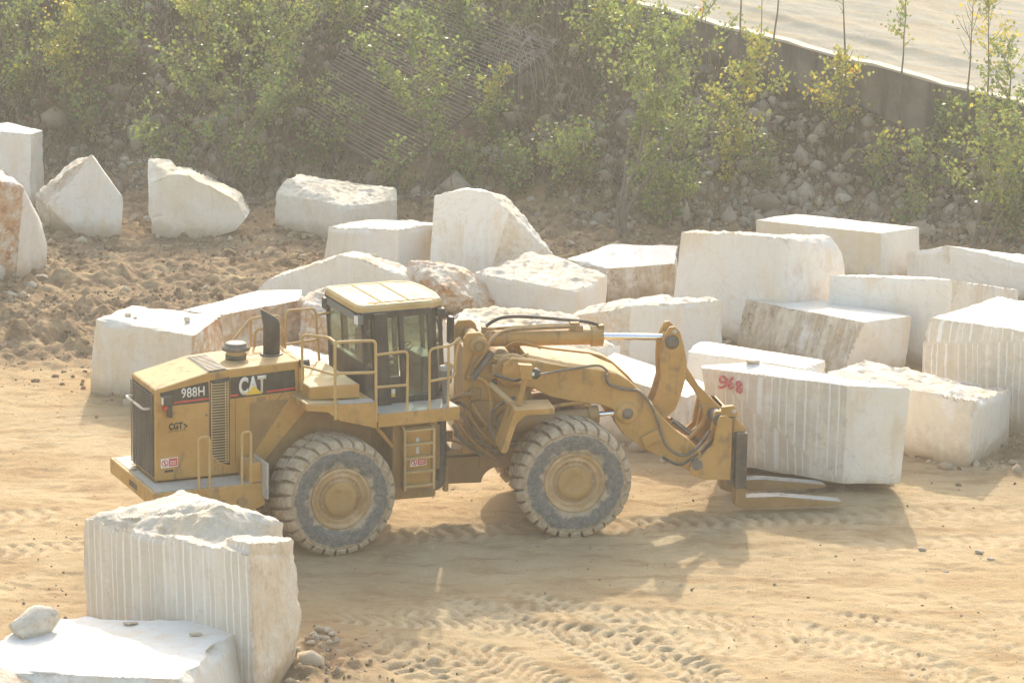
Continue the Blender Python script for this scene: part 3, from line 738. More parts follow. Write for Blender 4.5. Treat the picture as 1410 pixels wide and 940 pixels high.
Bk['b9b'] = block('boulder', 'jagged dark brown streaked boulder just left of the cab', [[P(u, v, G(440, 505)[1]+d) for u, v, d in ((412, 408, .3), (440, 396, .5), (452, 388, .6), (470, 392, .6), (492, 420, .6), (496, 505, .5), (440, 508, 0), (408, 505, .1), (430, 430, -.2), (465, 440, -.2), (420, 410, 1.3), (480, 410, 1.4), (410, 500, 1.4), (490, 500, 1.4))]],
      dict(front=dict(rust=.8, stain=1), left=dict(rust=.6, stain=1), top=dict(rust=.3, stain=.5)), .04, chip=.14, cat='boulder', base_cls=dict(rough=.9, warm=.7, rust=.6, stain=.8), auto=False)
Bk['b26'] = block('marble_block', 'low white block half hidden behind the engine hood railing', [hexa((325, 560), (480, 585), (520, 570), (328, 494), (480, 522), (516, 505), (392, 468))],
      dict(top=dict(rough=.5, warm=.5, rust=.2)), .06)
Bk['b10'] = block('marble_block', 'big pale block with three loose stones on top left of the engine hood', [hexa((124, 541), (266, 563), (312, 540), (129, 436), (266, 460), (306, 432), (182, 418))],
      dict(front=dict(rough=.12, warm=.6, stain=.07), right=dict(rough=.6, rust=1, stain=.8, warm=.8), left=dict(rough=.2), top=dict(rough=.08, warm=.4)), .04, chip=.10)
Bk['b23'] = block('marble_block', 'low block with large tilted white top behind the front wheel', [hexa((815, 598), (948, 632), (990, 614), (806, 505), (946, 545), (984, 528), (846, 483))],
      dict(front=dict(rough=.4, warm=.5, stain=.2), right=dict(rough=.5, warm=.5, stain=.2), top=dict(rough=.05, warm=.1)), .04, mat='marble_pure')
Bk['b22'] = block('marble_block', 'long flat topped white block directly behind the numbered one', [hexa((944, 566), (1112, 594), (1142, 582), (943, 480), (1112, 505), (1138, 494), (962, 466), extra=((1030, 478, G(944, 566)[1]+1.1),))],
      dict(front=dict(rough=.12, warm=.3), right=dict(rough=.5, warm=.6), top=dict(rough=.10, warm=.4)), .04, chip=.12)
Bk['b20'] = block('marble_block', 'yellowish block with crumbling rough top and smooth pale right end', [hexa((1128, 604), (1333, 647), (1389, 612), (1126, 512), (1345, 549), (1393, 533), (1190, 493))],
      dict(front=dict(rough=.22, warm=1.8, stain=.16), right=dict(rough=.08, warm=.2), top=dict(rough=1, warm=1.1, stain=.25), left=dict(rough=.6)), .045, relief=1.0, chip=.12)
B21_Z0 = .20
Bk['b21'] = block('marble_block', 'large grooved block with red spray painted number beside the fork carriage', [hexa((988, 637), (1160, 666), (1240, 666), (966, 506), (1167, 530), (1254, 534), (1046, 498), z0=B21_Z0, extra=((965, 503, G(988, 637, B21_Z0)[1]+.4),)) +
      [np.append(q[:2], -.02) for q in (G(990, 628, B21_Z0)+np.array([.4, 1.1, 0]), G(1235, 660, B21_Z0)+np.array([-.2, 1.2, 0]))]],
      dict(front=dict(rough=.22, rib=1, stain=.42, warm=.5), left=dict(rough=.6, rib=.3, stain=.4), right=dict(rough=.05, warm=.30, stain=.05), top=dict(rough=.04, warm=.1)), .04, chip=.05, sink=0)
Bk['b27'] = block('marble_block', 'nearest tall block with vertical drill grooves and a rugged top in the lower left',
     [hexa((120, 872), (352, 972), (404, 918), (112, 709), (342, 760), (405, 760), (252, 690), extra=((418, 850, G(404, 918)[1]),)),
      hexa((125, 872), (285, 930), (395, 905), (113, 708), (282, 752), (391, 716), (252, 674), extra=((300, 690, G(404, 918)[1]+.2),)),
      hexa((300, 950), (352, 970), (404, 918), (312, 738), (344, 745), (404, 741), (330, 733))],
      dict(front=dict(rough=.16, rib=1, stain=.24, warm=.7, rust=.06), right=dict(rough=.45, warm=2.2, stain=.2, rust=.12), left=dict(rough=.4), top=dict(rough=1, warm=1.1)), .035, chip=.12, relief=.75)
Bk['b28'] = block('marble_block', 'low bright white slab in the bottom left corner in front of the grooved block', [hexa((-90, 990), (250, 1035), (350, 950), (-75, 920), (252, 932), (334, 860), (62, 842), extra=((325, 853, G(350, 950)[1]+.35),))],
      dict(front=dict(rough=.25, warm=.15), right=dict(rough=.2, warm=.1), top=dict(rough=.10, warm=.05)), .035, chip=.16, mat='marble_pure')
# ------------------------------------------------------------------ wheel loader
LD = empty('wheel_loader', (0, 0, 0))
tag(LD, 'dusty yellow articulated wheel loader with a fork carriage instead of a bucket', 'wheel loader')
def part(mb, name, mats, M, parent=None, bevel=0.0, label=None):
    if parent is None: return mb.build(name, mats, LD, M, bevel, label)
    o = mb.build(name, mats, parent, None, bevel, label)
    return o
def quadpts(px, y): return [rY(u, v, y) for u, v in px]
def text_on(s, name, bl, br, tl, y, mat, parent, fat=.02, proud=.012):
    cu = bpy.data.curves.new('t', 'FONT'); cu.body = s; cu.offset = fat; cu.extrude = 0.0; cu.space_character = 1.05
    o = bpy.data.objects.new('t', cu); COL.objects.link(o)
    dg = bpy.context.evaluated_depsgraph_get(); me = bpy.data.meshes.new_from_object(o.evaluated_get(dg))
    bpy.data.objects.remove(o)
    V = np.array([v.co[:] for v in me.vertices]); lo, hi = V.min(0), V.max(0)
    a, b, c = (np.array(rY(*q, y)) for q in (bl, br, tl))
    for v in me.vertices:
        s_, t_ = (v.co.x-lo[0])/(hi[0]-lo[0]), (v.co.y-lo[1])/(hi[1]-lo[1])
        q = a + (b-a)*s_ + (c-a)*t_
        v.co = (q[0], y-proud, q[1])
    me.materials.clear(); me.materials.append(mat); me.name = name
    ob = bpy.data.objects.new(name, me); COL.objects.link(ob); ob.parent = parent
    sd = ob.modifiers.new('s', 'SOLIDIFY'); sd.thickness = .004; sd.offset = 0
    return ob

# --- wheels
def make_wheel():
    tw = MB()
    prof = [(.50, -.36), (.53, -.405), (.60, -.435), (.74, -.452), (.84, -.445), (.90, -.42), (.92, -.36), (.93, -.2), (.93, .2), (.92, .36), (.90, .42), (.84, .445), (.74, .452), (.60, .435), (.53, .405), (.50, .36)]
    tw.lathe(prof, (0, 0, 0), 'y', 72)
    NL = 27; st = 2*PI/NL
    for side in (-1, 1):
        cs = [(.035, .93), (.035, 1.018), (.20, 1.02), (.345, 1.008), (.425, .965), (.452, .90), (.44, .875), (.40, .88)]
        for k in range(NL):
            a0 = (k + (.5 if side > 0 else 0))*st; wdt = st*.78; ns = 4; vs = []; n = len(cs)
            for j in range(ns+1):
                for i, (y, r) in enumerate(cs):
                    skew = .10*(y-.2)/.2
                    taper = .92 if i in (1, 2, 3) else 1
                    a = a0 + (j/ns-.5)*wdt*taper + skew*st*side*2
                    vs.append((r*math.cos(a), side*y, r*math.sin(a)))
            fs = [(j*n+i, (j+1)*n+i, (j+1)*n+(i+1) % n, j*n+(i+1) % n) for j in range(ns) for i in range(n)]
            fs += [tuple(range(n)), tuple(ns*n+i for i in range(n-1, -1, -1))]
            tw.add(vs, fs)
    ty = tw.build('tyre', M['tyre'], None)
    V = np.array([v.co[:] for v in ty.data.vertices]); r = np.hypot(V[:, 0], V[:, 2])
    sh = np.maximum(np.clip((r-.80)/.12, 0, 1), np.clip((.66-r)/.10, 0, 1)*.45)
    at = ty.data.attributes.new('shoulder', 'FLOAT', 'POINT'); at.data.foreach_set('value', sh.astype(np.float32))
    rm = MB()
    rp = [(.50, .36), (.505, .0), (.515, -.38), (.53, -.415), (.515, -.43), (.475, -.425), (.465, -.385), (.43, -.372), (.405, -.40), (.385, -.40), (.375, -.355), (.325, -.345), (.315, -.375), (.30, -.375)]
    rm.lathe(rp, (0, 0, 0), 'y', 56)
    for k in range(28):
        a = 2*PI*k/28; c = Vector((.352*math.cos(a), -.352, .352*math.sin(a)))
        rm.cyl(c, c+Vector((0, -.03, 0)), .016, 6)
    rm.box(.39, .47, -.44, -.40, -.03, .03)
    rim = rm.build('rim', M['rim'], None)
    hb = MB(); hb.lathe([(.30, -.36), (.30, -.405), (.275, -.425), (.16, -.435), (.15, -.428), (.06, -.43), (.0, -.43)], (0, 0, 0), 'y', 40)
    for k in range(3):
        a = 2*PI*k/3+.6; c = Vector((.2*math.cos(a), -.42, .2*math.sin(a))); hb.cyl(c, c+Vector((0, -.02, 0)), .018, 8)
    hub = hb.build('hub', M['hub'], None)
    e = empty('wheel'); ty.parent = rim.parent = hub.parent = e
    return e
WZ = .985
w0 = make_wheel()
def place_wheel(e, Mx):
    e.parent = LD; e.matrix_local = Mx
def copy_wheel(e):
    c = e.copy(); COL.objects.link(c)
    for ch in e.children:
        d = ch.copy(); COL.objects.link(d); d.parent = c
    return c
w1, w2, w3 = copy_wheel(w0), copy_wheel(w0), copy_wheel(w0)
place_wheel(w0, MR @ Matrix.Translation((0, -1.27, WZ)) @ Matrix.Rotation(.35, 4, 'Y'))
place_wheel(w1, MF @ Matrix.Translation((0, -1.27, WZ)) @ Matrix.Rotation(1.25, 4, 'Y'))
place_wheel(w2, MR @ Matrix.Translation((0, 1.27, WZ)) @ Matrix.Rotation(PI, 4, 'Z') @ Matrix.Rotation(.8, 4, 'Y'))
place_wheel(w3, MF @ Matrix.Translation((0, 1.27, WZ)) @ Matrix.Rotation(PI, 4, 'Z') @ Matrix.Rotation(2.0, 4, 'Y'))

# --- rear frame, axle, tank
b = MB()
b.box(-2.6, 1.5, -.48, .48, .75, 1.32)
b.box(-.5, .5, -.75, .75, .72, 1.2)
b.box(-1.25, .95, -.66, .66, 1.30, 2.52)                       # engine compartment wall between hood and cab
b.box(.95, 2.15, -.62, .62, 1.30, 2.10)
b.cyl((0, -1.1, WZ), (0, 1.1, WZ), .24, 20)
b.box(1.5, 2.15, -.40, .40, .70, .95); b.box(1.5, 2.15, -.40, .40, 1.25, 1.45)
part(b, 'rear_frame', M['yellow_dark'], MR, bevel=.02)
for y0, y1 in ((-.70, -.645), (.645, .70)):
    b = MB(); b.prism([(-1.46, 1.29), (-1.20, 1.29), (-.28, 2.30), (-.28, 2.62), (-.48, 2.62)], y0, y1); part(b, 'diagonal_brace', M['yellow'], MR, bevel=.01)
b = MB(); b.prism([(1.12, .72), (1.92, .70), (1.95, 2.06), (1.12, 2.06)], -1.20, -.62); part(b, 'fuel_tank', M['yellow_dark'], MR, bevel=.03)
b = MB(); b.tube([(.80, -1.28, 2.05), (1.14, -1.16, 1.66)], .035, 8); part(b, 'strut', M['yellow'], MR)
b = MB(); b.prism([(1.12, .72), (1.92, .70), (1.95, 2.06), (1.12, 2.06)], .62, 1.20); part(b, 'fuel_tank', M['yellow_dark'], MR, bevel=.03)

# --- counterweight bumper with side step
b = MB()
b.prism([(-3.14, 1.00), (-3.14, 1.27), (-1.18, 1.27), (-1.18, .88), (-1.42, .80), (-2.75, .80)], -1.22, 1.22)
b.box(-2.6, -1.5, -.8, .8, .55, .80)
bump = part(b, 'counterweight', [M['yellow']], MR, bevel=.025)
b = MB(); b.box(-3.144, -3.12, -.30, .12, 1.08, 1.18); part(b, 'tow_slot', M['black'], MR, bump)
b = MB(); b.box(-3.08, -2.93, -1.16, 1.16, 1.271, 1.279); b.box(-2.93, -1.24, -1.17, -.66, 1.271, 1.281); b.box(-2.93, -1.24, .66, 1.17, 1.271, 1.281); part(b, 'deck_plate', M['step'], MR, bump)
b = MB(); b.cyl((-3.02, .28, 1.28), (-3.02, .28, 1.285), .07, 14); part(b, 'pin_hole', M['black'], MR, bump)
b = MB(); b.cyl((-1.93, -1.215, .96), (-1.93, -1.27, .96), .09, 14); part(b, 'lifting_eye', M['yellow_dark'], MR, bump, .005)
b = MB(); b.cyl((-1.60, -1.215, .98), (-1.60, -1.27, .98), .09, 14); part(b, 'lifting_eye', M['yellow_dark'], MR, bump, .005)
b = MB()
b.box(-1.24, -1.20, -1.45, -.80, 1.04, 1.66, M=Matrix.Translation((0, 0, 0)))
fl = part(b, 'mud_flap', M['step'], MR, bevel=.01)
b = MB(); b.box(-1.46, -1.24, -1.2, -.72, 1.282, 1.62); part(b, 'step_box', M['yellow'], MR, bevel=.015)
def grab(x0, x1, zb, zt, y=-1.18):
    q = MB(); q.tube(bend([(x0, y, zb), (x0, y, zt), (x1, y, zt), (x1, y, zb)], .07), .024, 8)
    part(q, 'grab_rail', M['rail'], MR)
grab(-2.34, -2.15, .95, 2.15); grab(-1.58, -1.42, .85, 2.17)

# --- engine hood
HY = .64
b = MB()
hp = [(-2.92, 1.30), (-2.92, 2.88), (-1.98, 3.10), (-1.55, 3.13), (-.37, 3.17), (-.37, 2.47), (-1.42, 1.30)]
b.prism(hp, -HY, HY)
hood = part(b, 'engine_hood', M['yellow'], MR, bevel=.03)
b = MB(); b.prism([(-.372, 2.42), (-.372, 3.165), (-.27, 3.165), (-.27, 2.42)], -HY-.008, HY+.008); part(b, 'hood_end_frame', M['yellow'], MR, hood, .015)
# rear grille
b = MB(); b.box(-2.93, -2.921, -.57, .57, 1.36, 2.80); part(b, 'grille_backing', M['black'], MR, hood)
b = MB()
for k in range(30):
    z = 1.38 + k*(1.42/30)
    b.box(-2.955, -2.932, -.57, .57, z, z+.016)
for k in range(9):
    y = -.56 + k*.14; b.box(-2.962, -2.950, y-.006, y+.006, 1.36, 2.80)
part(b, 'rear_grille', M['steel'], MR, hood)
b = MB(); b.tube(bend([(-2.92, .50, 2.52), (-3.06, .52, 2.52), (-3.06, -.44, 2.52), (-2.92, -.44, 2.52)], .06), .022, 8); part(b, 'grille_handle', M['bright'], MR, hood)
# side louvre
lp = quadpts([(289.0, 524.0), (316.2, 518.5), (316.5, 640), (304, 637), (289.0, 622)], -HY)
b = MB(); b.prism(lp, -HY-.004, -HY-.001); part(b, 'louvre_backing', M['black'], MR, hood)
b = MB()
xa, xb = lp[0][0]+.02, lp[1][0]-.035; zt_ = lp[0][1]-.03; zb_ = 1.52
n = 30
for k in range(n):
    z = zb_ + k*(zt_-zb_)/n
    x0 = max(xa, xa + (1.66-z)*.8) if z < 1.66 else xa
    b.box(x0, xb, -HY-.020, -HY-.005, z, z+.015)
for x in (xa, (xa*.15+xb*.85), xb): b.box(x-.008, x+.008, -HY-.028, -HY-.004, zb_+.02, zt_)
part(b, 'side_louvre', M['yellow_pale'], MR, hood)
# decals
b = MB(); b.prism(quadpts([(219.5, 541), (286.5, 525), (288.0, 552.8), (226.5, 559.5)], -HY), -HY-.006, -HY-.002); part(b, 'rear_decal', M['decal'], MR, hood)
b = MB(); b.prism(quadpts([(317, 520.0), (405.5, 508.6), (407.0, 537.5), (317, 549.0)], -HY), -HY-.006, -HY-.002); part(b, 'side_decal', M['decal'], MR, hood)
b = MB()
for q in ([(224.5, 555.2), (287.5, 547.2), (287.7, 549.2), (224.8, 557.2)], [(317, 543.6), (328, 542.3), (328, 544.6), (317, 546)], [(367.5, 537.8), (406.8, 532.6), (406.9, 535), (366, 540.2)]):
    b = MB(); b.prism(quadpts(q, -HY), -HY-.010, -HY-.0065); part(b, 'red_stripe', M['red'], MR, hood)
text_on('988H', 'model_number', (249.6, 548.0), (281.4, 544.4), (249.4, 534.6), -HY, M['white'], hood, .014)
text_on('CAT', 'maker_letters', (328.8, 544.2), (366.2, 539.8), (328.8, 519.6), -HY, M['white'], hood, .045)
b = MB(); b.prism(quadpts([(337.6, 543.8), (361, 541.0), (349.2, 530.8)], -HY), -HY-.020, -HY-.0155); part(b, 'letter_triangle', M['tri'], MR, hood)
text_on('CGT', 'owner_letters', (232.5, 592.4), (251.5, 590.2), (232.5, 582.6), -HY, M['decal'], hood, .04, .004)
b = MB()
for q in ([(253.2, 582.0), (258.8, 585.8), (257, 587.4), (253.2, 584.8)], [(258.8, 585.8), (253.4, 590.4), (253.4, 588.4), (257, 585.8)]): b.prism(quadpts(q, -HY), -HY-.006, -HY-.002)
b.prism(quadpts([(232, 594.0), (256, 591.2), (256, 591.8), (232, 594.6)], -HY), -HY-.006, -HY-.002)
part(b, 'owner_arrow', M['decal'], MR, hood)
def warning_sign(px, y, parent, Mx):
    """px: bl, br, tl in the photograph"""
    a, c, d = (np.array(rY(*q, y)) for q in px)
    def q(s, t): r = a+(c-a)*s+(d-a)*t; return (float(r[0]), float(r[1]))
    k = MB(); k.prism([q(0, 0), q(1, 0), q(1, 1), q(0, 1)], y-.006, y-.002)
    sg = part(k, 'warning_sign', M['white'], Mx, parent)
    k = MB(); k.prism([q(.47, .10), q(.96, .10), q(.96, .92), q(.47, .92)], y-.010, y-.0065)
    part(k, 'red_panel', M['sign_red'], None, sg) if False else k.build('red_panel', M['sign_red'], sg)
    k = MB()
    w_ = np.linalg.norm(c-a); h_ = np.linalg.norm(d-a); cx, cy = q(.235, .5); R = min(w_*.2, h_*.42)
    for i in range(20):
        t0, t1 = 2*PI*i/20, 2*PI*(i+1)/20
        k.prism([(cx+R*math.cos(t), cy+R*math.sin(t)) for t in (t0, t1)] + [(cx+R*.76*math.cos(t), cy+R*.76*math.sin(t)) for t in (t1, t0)], y-.011, y-.0065)
    e = R*.7
    k.prism([(cx-e-.008, cy+e), (cx-e+.008, cy+e), (cx+e+.008, cy-e), (cx+e-.008, cy-e)], y-.011, y-.0065)
    k.build('prohibition_ring', M['sign_red'], sg)
    k = MB(); k.prism([(cx-R*.12, cy-R*.55), (cx+R*.28, cy-R*.5), (cx+R*.1, cy+R*.1), (cx+R*.2, cy+R*.5), (cx-R*.18, cy+R*.5), (cx-R*.1, cy)], y-.009, y-.0063); k.build('pictogram', M['decal'], sg)
    k = MB()
    for t in (.28, .45, .62): k.prism([q(.53, t), q(.89, t), q(.89, t+.06), q(.53, t+.06)], y-.013, y-.0105)
    k.build('sign_text_lines', M['white'], sg)
warning_sign([(221.3, 644.6), (244.8, 641.4), (221.3, 631.8)], -HY, hood, MR)
b = MB(); b.prism(quadpts([(226.5, 650.5), (238.5, 649), (238.5, 645.8), (226.5, 647.2)], -HY), -HY-.006, -HY-.002); part(b, 'small_plate', M['decal'], MR, hood)
b = MB(); b.prism(quadpts([(353, 553), (366, 551.4), (366, 545.2), (353, 546.8)], -HY), -HY-.006, -HY-.002); part(b, 'data_plate', M['yellow_dark'], MR, hood)
b = MB()                                                            # door seams on the hood side
for q in ([(323.6, 549), (324.4, 549), (324.6, 636), (323.8, 636)], [(371, 540), (371.7, 540), (371.9, 566), (371.2, 566)], [(287.6, 553), (288.4, 553), (288.6, 640), (287.8, 640)], [(392, 537.5), (393.2, 537.5), (362, 574), (361.2, 573)], [(306.4, 641), (307.2, 641), (307.2, 654), (306.4, 654)]):
    b.prism(quadpts(q, -HY), -HY-.0035, -HY-.001)
part(b, 'door_seam', M['steel'], MR, hood)
b = MB()
for q in ((284, 571), (364, 560.5), (375.5, 558)):
    b = MB(); x, z = rY(*q, -HY); b.cyl((x, -HY, z), (x, -HY-.02, z), .02, 8); part(b, 'latch', M['steel'], MR, hood)
# top louvre band, intake cap, stack, tail lamp
b = MB(); nb = 13
for k in range(nb):
    y = -.60 + k*(1.1/nb)
    b.add([Vector((-1.96, y, 3.108)), Vector((-1.66, y, 3.128)), Vector((-1.66, y+.045, 3.128)), Vector((-1.96, y+.045, 3.108)),
           Vector((-1.96, y, 3.125)), Vector((-1.66, y, 3.145)), Vector((-1.66, y+.045, 3.145)), Vector((-1.96, y+.045, 3.125))],
          [(0, 1, 2, 3), (4, 7, 6, 5), (0, 4, 5, 1), (1, 5, 6, 2), (2, 6, 7, 3), (3, 7, 4, 0)])
part(b, 'top_louvre', M['steel'], MR, hood)
b = MB(); b.add([(-1.98, -.62, 3.105), (-1.63, -.62, 3.130), (-1.63, .50, 3.130), (-1.98, .50, 3.105)], [(0, 1, 2, 3)]); b.prism([(-1.98, 3.099), (-1.98, 3.108), (-1.63, 3.130), (-1.63, 3.12)], -.62, .5); part(b, 'louvre_backing', M['black'], MR, hood)
b = MB(); b.lathe([(0, .02), (.18, .02), (.18, .10)], (-1.27, 0, 3.12), 'z', 28); b.lathe([(.165, .08), (.165, .17)], (-1.27, 0, 3.12), 'z', 28, 1); b.lathe([(.16, .17), (.235, .175), (.24, .215), (.20, .245), (.19, .25), (.19, .285), (.15, .30), (0, .30)], (-1.27, 0, 3.12), 'z', 32, 0)
part(b, 'air_intake_cap', [M['steel'], M['yellow_pale']], MR, hood)
b = MB(); r = .128; zb_ = 3.14; vs = []; fs = []; sg = 24
for k in range(sg):
    a = 2*PI*k/sg; vs.append((-.63+r*math.cos(a), r*math.sin(a), zb_))
for k in range(sg):
    a = 2*PI*k/sg; vs.append((-.63+r*math.cos(a), r*math.sin(a), 3.68))
for k in range(sg):
    a = 2*PI*k/sg; c_ = math.cos(a); vs.append((-.63+r*c_-.03*(1-c_), r*math.sin(a), 3.76 + .105*(1-c_)))
for L in range(2):
    for k in range(sg): fs.append((L*sg+k, L*sg+(k+1) % sg, (L+1)*sg+(k+1) % sg, (L+1)*sg+k))
b.add(vs, fs, 0, True)
b.lathe([(.20, .0), (.20, .02), (.14, .03)], (-.63, 0, 3.155), 'z', 24)
ex = part(b, 'exhaust_stack', M['black'], MR); sd = ex.modifiers.new('s', 'SOLIDIFY'); sd.thickness = .015
b = MB(); b.box(-2.80, -2.62, -HY-.10, -HY, 2.62, 2.78); b.box(-2.72, -2.64, -HY-.09, -HY-.01, 2.40, 2.62)
tl = part(b, 'tail_lamp', M['black'], MR, bevel=.02)
b = MB(); b.box(-2.815, -2.80, -HY-.09, -HY-.02, 2.64, 2.76); part(b, 'lamp_lens', M['lens'], MR, tl)
b = MB(); b.box(-2.80, -2.73, -HY-.095, -HY-.01, 2.55, 2.615); part(b, 'red_lens', M['tail'], MR, tl)
b = MB(); b.cyl((-.37, -HY-.06, 3.13), (-.22, -HY-.06, 3.13), .075, 14); b.box(-.36, -.24, -HY-.06, -HY+.05, 3.08, 3.18)
part(b, 'side_lamp', M['black'], MR, bevel=.01)

# --- steps, platforms
b = MB()
b.prism([(-.54, 2.58), (-.52, 2.50), (-.14, 2.44), (.06, 2.28), (.74, 2.08), (.74, 2.54), (.06, 2.56), (-.54, 2.62)], -1.45, -.66)
b.prism([(-.36, 2.64), (-.36, 2.60), (.54, 2.56), (.54, 2.80), (-.36, 2.82)], -1.14, .62)
plt = part(b, 'rear_fender', M['yellow'], MR, bevel=.015)
b = MB(); b.add([(-.52, -1.43, 2.626), (.05, -1.43, 2.568), (.05, -1.16, 2.568), (-.52, -1.16, 2.626)], [(0, 1, 2, 3)], 0)
b.add([(.07, -1.43, 2.566), (.72, -1.43, 2.546), (.72, -1.16, 2.546), (.07, -1.16, 2.566)], [(0, 1, 2, 3)], 1)
b.add([(-.34, -1.12, 2.824), (.52, -1.12, 2.806), (.52, .60, 2.806), (-.34, .60, 2.824)], [(0, 1, 2, 3)], 0)
so = part(b, 'tread_plate', [M['yellow_pale'], M['step']], MR, plt)
b = MB(); b.box(.755, 2.25, -1.46, -.60, 2.10, 2.33); b.box(.55, 2.25, .60, 1.46, 2.10, 2.33); b.box(.3, 2.2, -.6, .6, 2.12, 2.30)
pf = part(b, 'cab_platform', M['yellow'], MR, bevel=.012)
b = MB(); b.box(.78, 2.23, -1.44, -.85, 2.331, 2.337); part(b, 'tread_plate', M['step'], MR, pf)
b = MB(); b.prism([(-.54, 2.58), (-.14, 2.44), (.06, 2.28), (.60, 2.08), (.60, 2.54), (-.54, 2.62)], .66, 1.45); part(b, 'rear_fender', M['yellow'], MR, bevel=.015)

# --- handrails
def rail(paths, r=.024):
    q = MB()
    for pth in paths: q.tube(bend(pth, .09), r, 8)
    part(q, 'handrail', M['rail'], MR)
yR = -1.43
rail([[(-.01, yR, 2.30), (-.02, yR, 3.64), (.71, yR, 3.61), (.73, yR, 2.20)], [(-.01, yR, 3.10), (.72, yR, 3.06)]], .027)
rail([[(.73, yR, 3.36), (1.29, yR, 3.38), (1.29, yR, 2.20)], [(.73, yR, 2.80), (1.29, yR, 2.79)]])
rail([[(1.70, yR, 2.20), (1.69, yR, 3.38), (2.10, yR, 3.41), (2.26, yR+.05, 3.52)], [(2.04, yR, 2.22), (2.04, yR, 3.40)], [(1.70, yR, 2.82), (2.12, yR, 2.85), (2.22, yR+.12, 2.92), (2.20, yR+.2, 3.02), (2.12, yR+.35, 3.02)], [(2.26, yR+.05, 3.52), (2.18, yR+.05, 3.1), (2.2, yR+.1, 2.9)]])
rail([[(-.37, -.80, 2.70), (-.37, -.80, 3.66), (-.02, yR+.3, 3.66), (-.02, yR, 3.64)], [(-.37, -.80, 3.12), (-.02, yR, 3.08)]])
rail([[(-.10, .80, 2.85), (-.07, .80, 3.70), (.46, .80, 3.70), (.54, .80, 2.72)], [(.5, .80, 3.58), (.80, .80, 3.62)], [(-.08, .80, 3.10), (.5, .80, 3.14)]])
rail([[(-1.28, .58, 3.12), (-.72, .80, 3.62), (-.19, .80, 3.62), (-.10, .80, 2.92)], [(-.72, .80, 3.60), (-.72, .80, 3.05)], [(-.72, .62, 3.12), (-.70, .62, 3.46), (-.22, .62, 3.46), (-.2, .62, 3.12)]])

# --- cab
cy = .0                                                            # cab sits slightly to the far side
yn, yf = -.84, .84
b = MB()
# roof: dished slab with rolled rim
def ring(pts, z): return [(x, y, z) for x, y in pts]
rp0 = [(.62, -.72), (.70, -.86), (1.95, -.86), (2.22, -.70), (2.30, -.3), (2.30, .3), (2.22, .70), (1.95, .86), (.70, .86), (.62, .72)]
def scl(pts, k): 
    cx = 1.44; return [(cx+(x-cx)*k, y*k) for x, y in pts]
n = len(rp0); vs = ring(scl(rp0, .97), 3.93) + ring(rp0, 3.95) + ring(rp0, 4.03) + ring(scl(rp0, .96), 4.075) + ring(scl(rp0, .90), 4.075) + ring(scl(rp0, .88), 4.062)
fs = [tuple(range(n-1, -1, -1)), tuple(5*n+i for i in range(n))]
for L in range(5): fs += [(L*n+i, L*n+(i+1) % n, (L+1)*n+(i+1) % n, (L+1)*n+i) for i in range(n)]
b.add(vs, fs); 
for x in (1.12, 1.62): b.box(x, x+.025, -.76, .76, 4.055, 4.078, 1)
b.box(.86, 2.1, -.66, -.64, 4.055, 4.076, 1)
for x in (.95, 1.4, 2.0): b.box(x, x+.07, -.74, -.70, 4.06, 4.085, 1)
cab = MB()
A_ = [(.70, yn), (1.90, yn), (2.26, -.42), (2.26, .42), (1.90, yf), (.70, yf)]         # plan of the cab
zt, zb2 = 3.94, 2.33
def post(q, x, y, w_=.07, z0=zb2, z1=zt, mm=0, lean=0): q.add([(x-w_/2+dx*w_+ (lean if dz == 0 else 0), y-w_/2+dy*w_, (z0, z1)[dz]) for dz in (0, 1) for dy in (0, 1) for dx in (0, 1)], [(0, 2, 3, 1), (4, 5, 7, 6), (0, 1, 5, 4), (2, 6, 7, 3), (0, 4, 6, 2), (1, 3, 7, 5)], mm)
LN = .10                                                            # feet of the posts stand a little further forward
for x, y in ((.70, yn), (.70, yf), (1.90, yn), (1.90, yf), (2.26, -.42), (2.26, .42)): post(cab, x, y, .075, lean=LN)
post(cab, .98, yn, .24, lean=LN); post(cab, .98, yf, .10, lean=LN); post(cab, 1.38, yn, .09, lean=LN); post(cab, 1.38, yf, .08, lean=LN)
post(cab, 2.0, yn+.10, .10, lean=LN)
for y in (yn, yf): cab.box(.66, 1.94, y-.035, y+.035, 3.84, 3.96); cab.box(.76, 2.04, y-.035, y+.035, 2.33, 2.45)
cab.box(.66, .74, yn, yf, 3.84, 3.95); cab.box(.76, .86, yn, yf, 2.33, 3.05)
cab.box(2.22, 2.30, -.42, .42, 3.84, 3.95); cab.box(2.30, 2.38, -.42, .42, 2.33, 2.72)
cab.prism([(1.06, 2.45), (1.42, 2.45), (1.42, 2.80), (1.06, 2.80)], yn-.02, yn+.02)
cab.box(.78, 2.34, yn+.02, yf-.02, 2.33, 2.36)
cabo = part(cab, 'cab', M['black'], MR, bevel=.012)
part(b, 'cab_roof', [M['yellow_pale'], M['yellow']], MR, cabo, .008)
def pane(pts, name='window_pane'):
    k = MB(); k.add(pts, [tuple(range(len(pts)))]); return part(k, name, M['glass'], MR, cabo)
pane([(.78, yn-.01, 2.45), (1.40, yn-.01, 2.45), (1.32, yn-.01, 3.85), (.72, yn-.01, 3.85)])
dr = pane([(1.47, yn-.01, 2.45), (1.98, yn-.01, 2.45), (1.90, yn-.01, 3.85), (1.42, yn-.01, 3.85)], 'door_glass')
pane([(.78, yf+.01, 2.45), (1.98, yf+.01, 2.45), (1.90, yf+.01, 3.85), (.72, yf+.01, 3.85)])
pane([(.735, yn+.05, 3.05), (.735, yf-.05, 3.05), (.695, yf-.05, 3.85), (.695, yn+.05, 3.85)])
pane([(2.00, yn+.01, 2.45), (2.36, -.42, 2.45), (2.28, -.42, 3.85), (1.92, yn+.01, 3.85)])
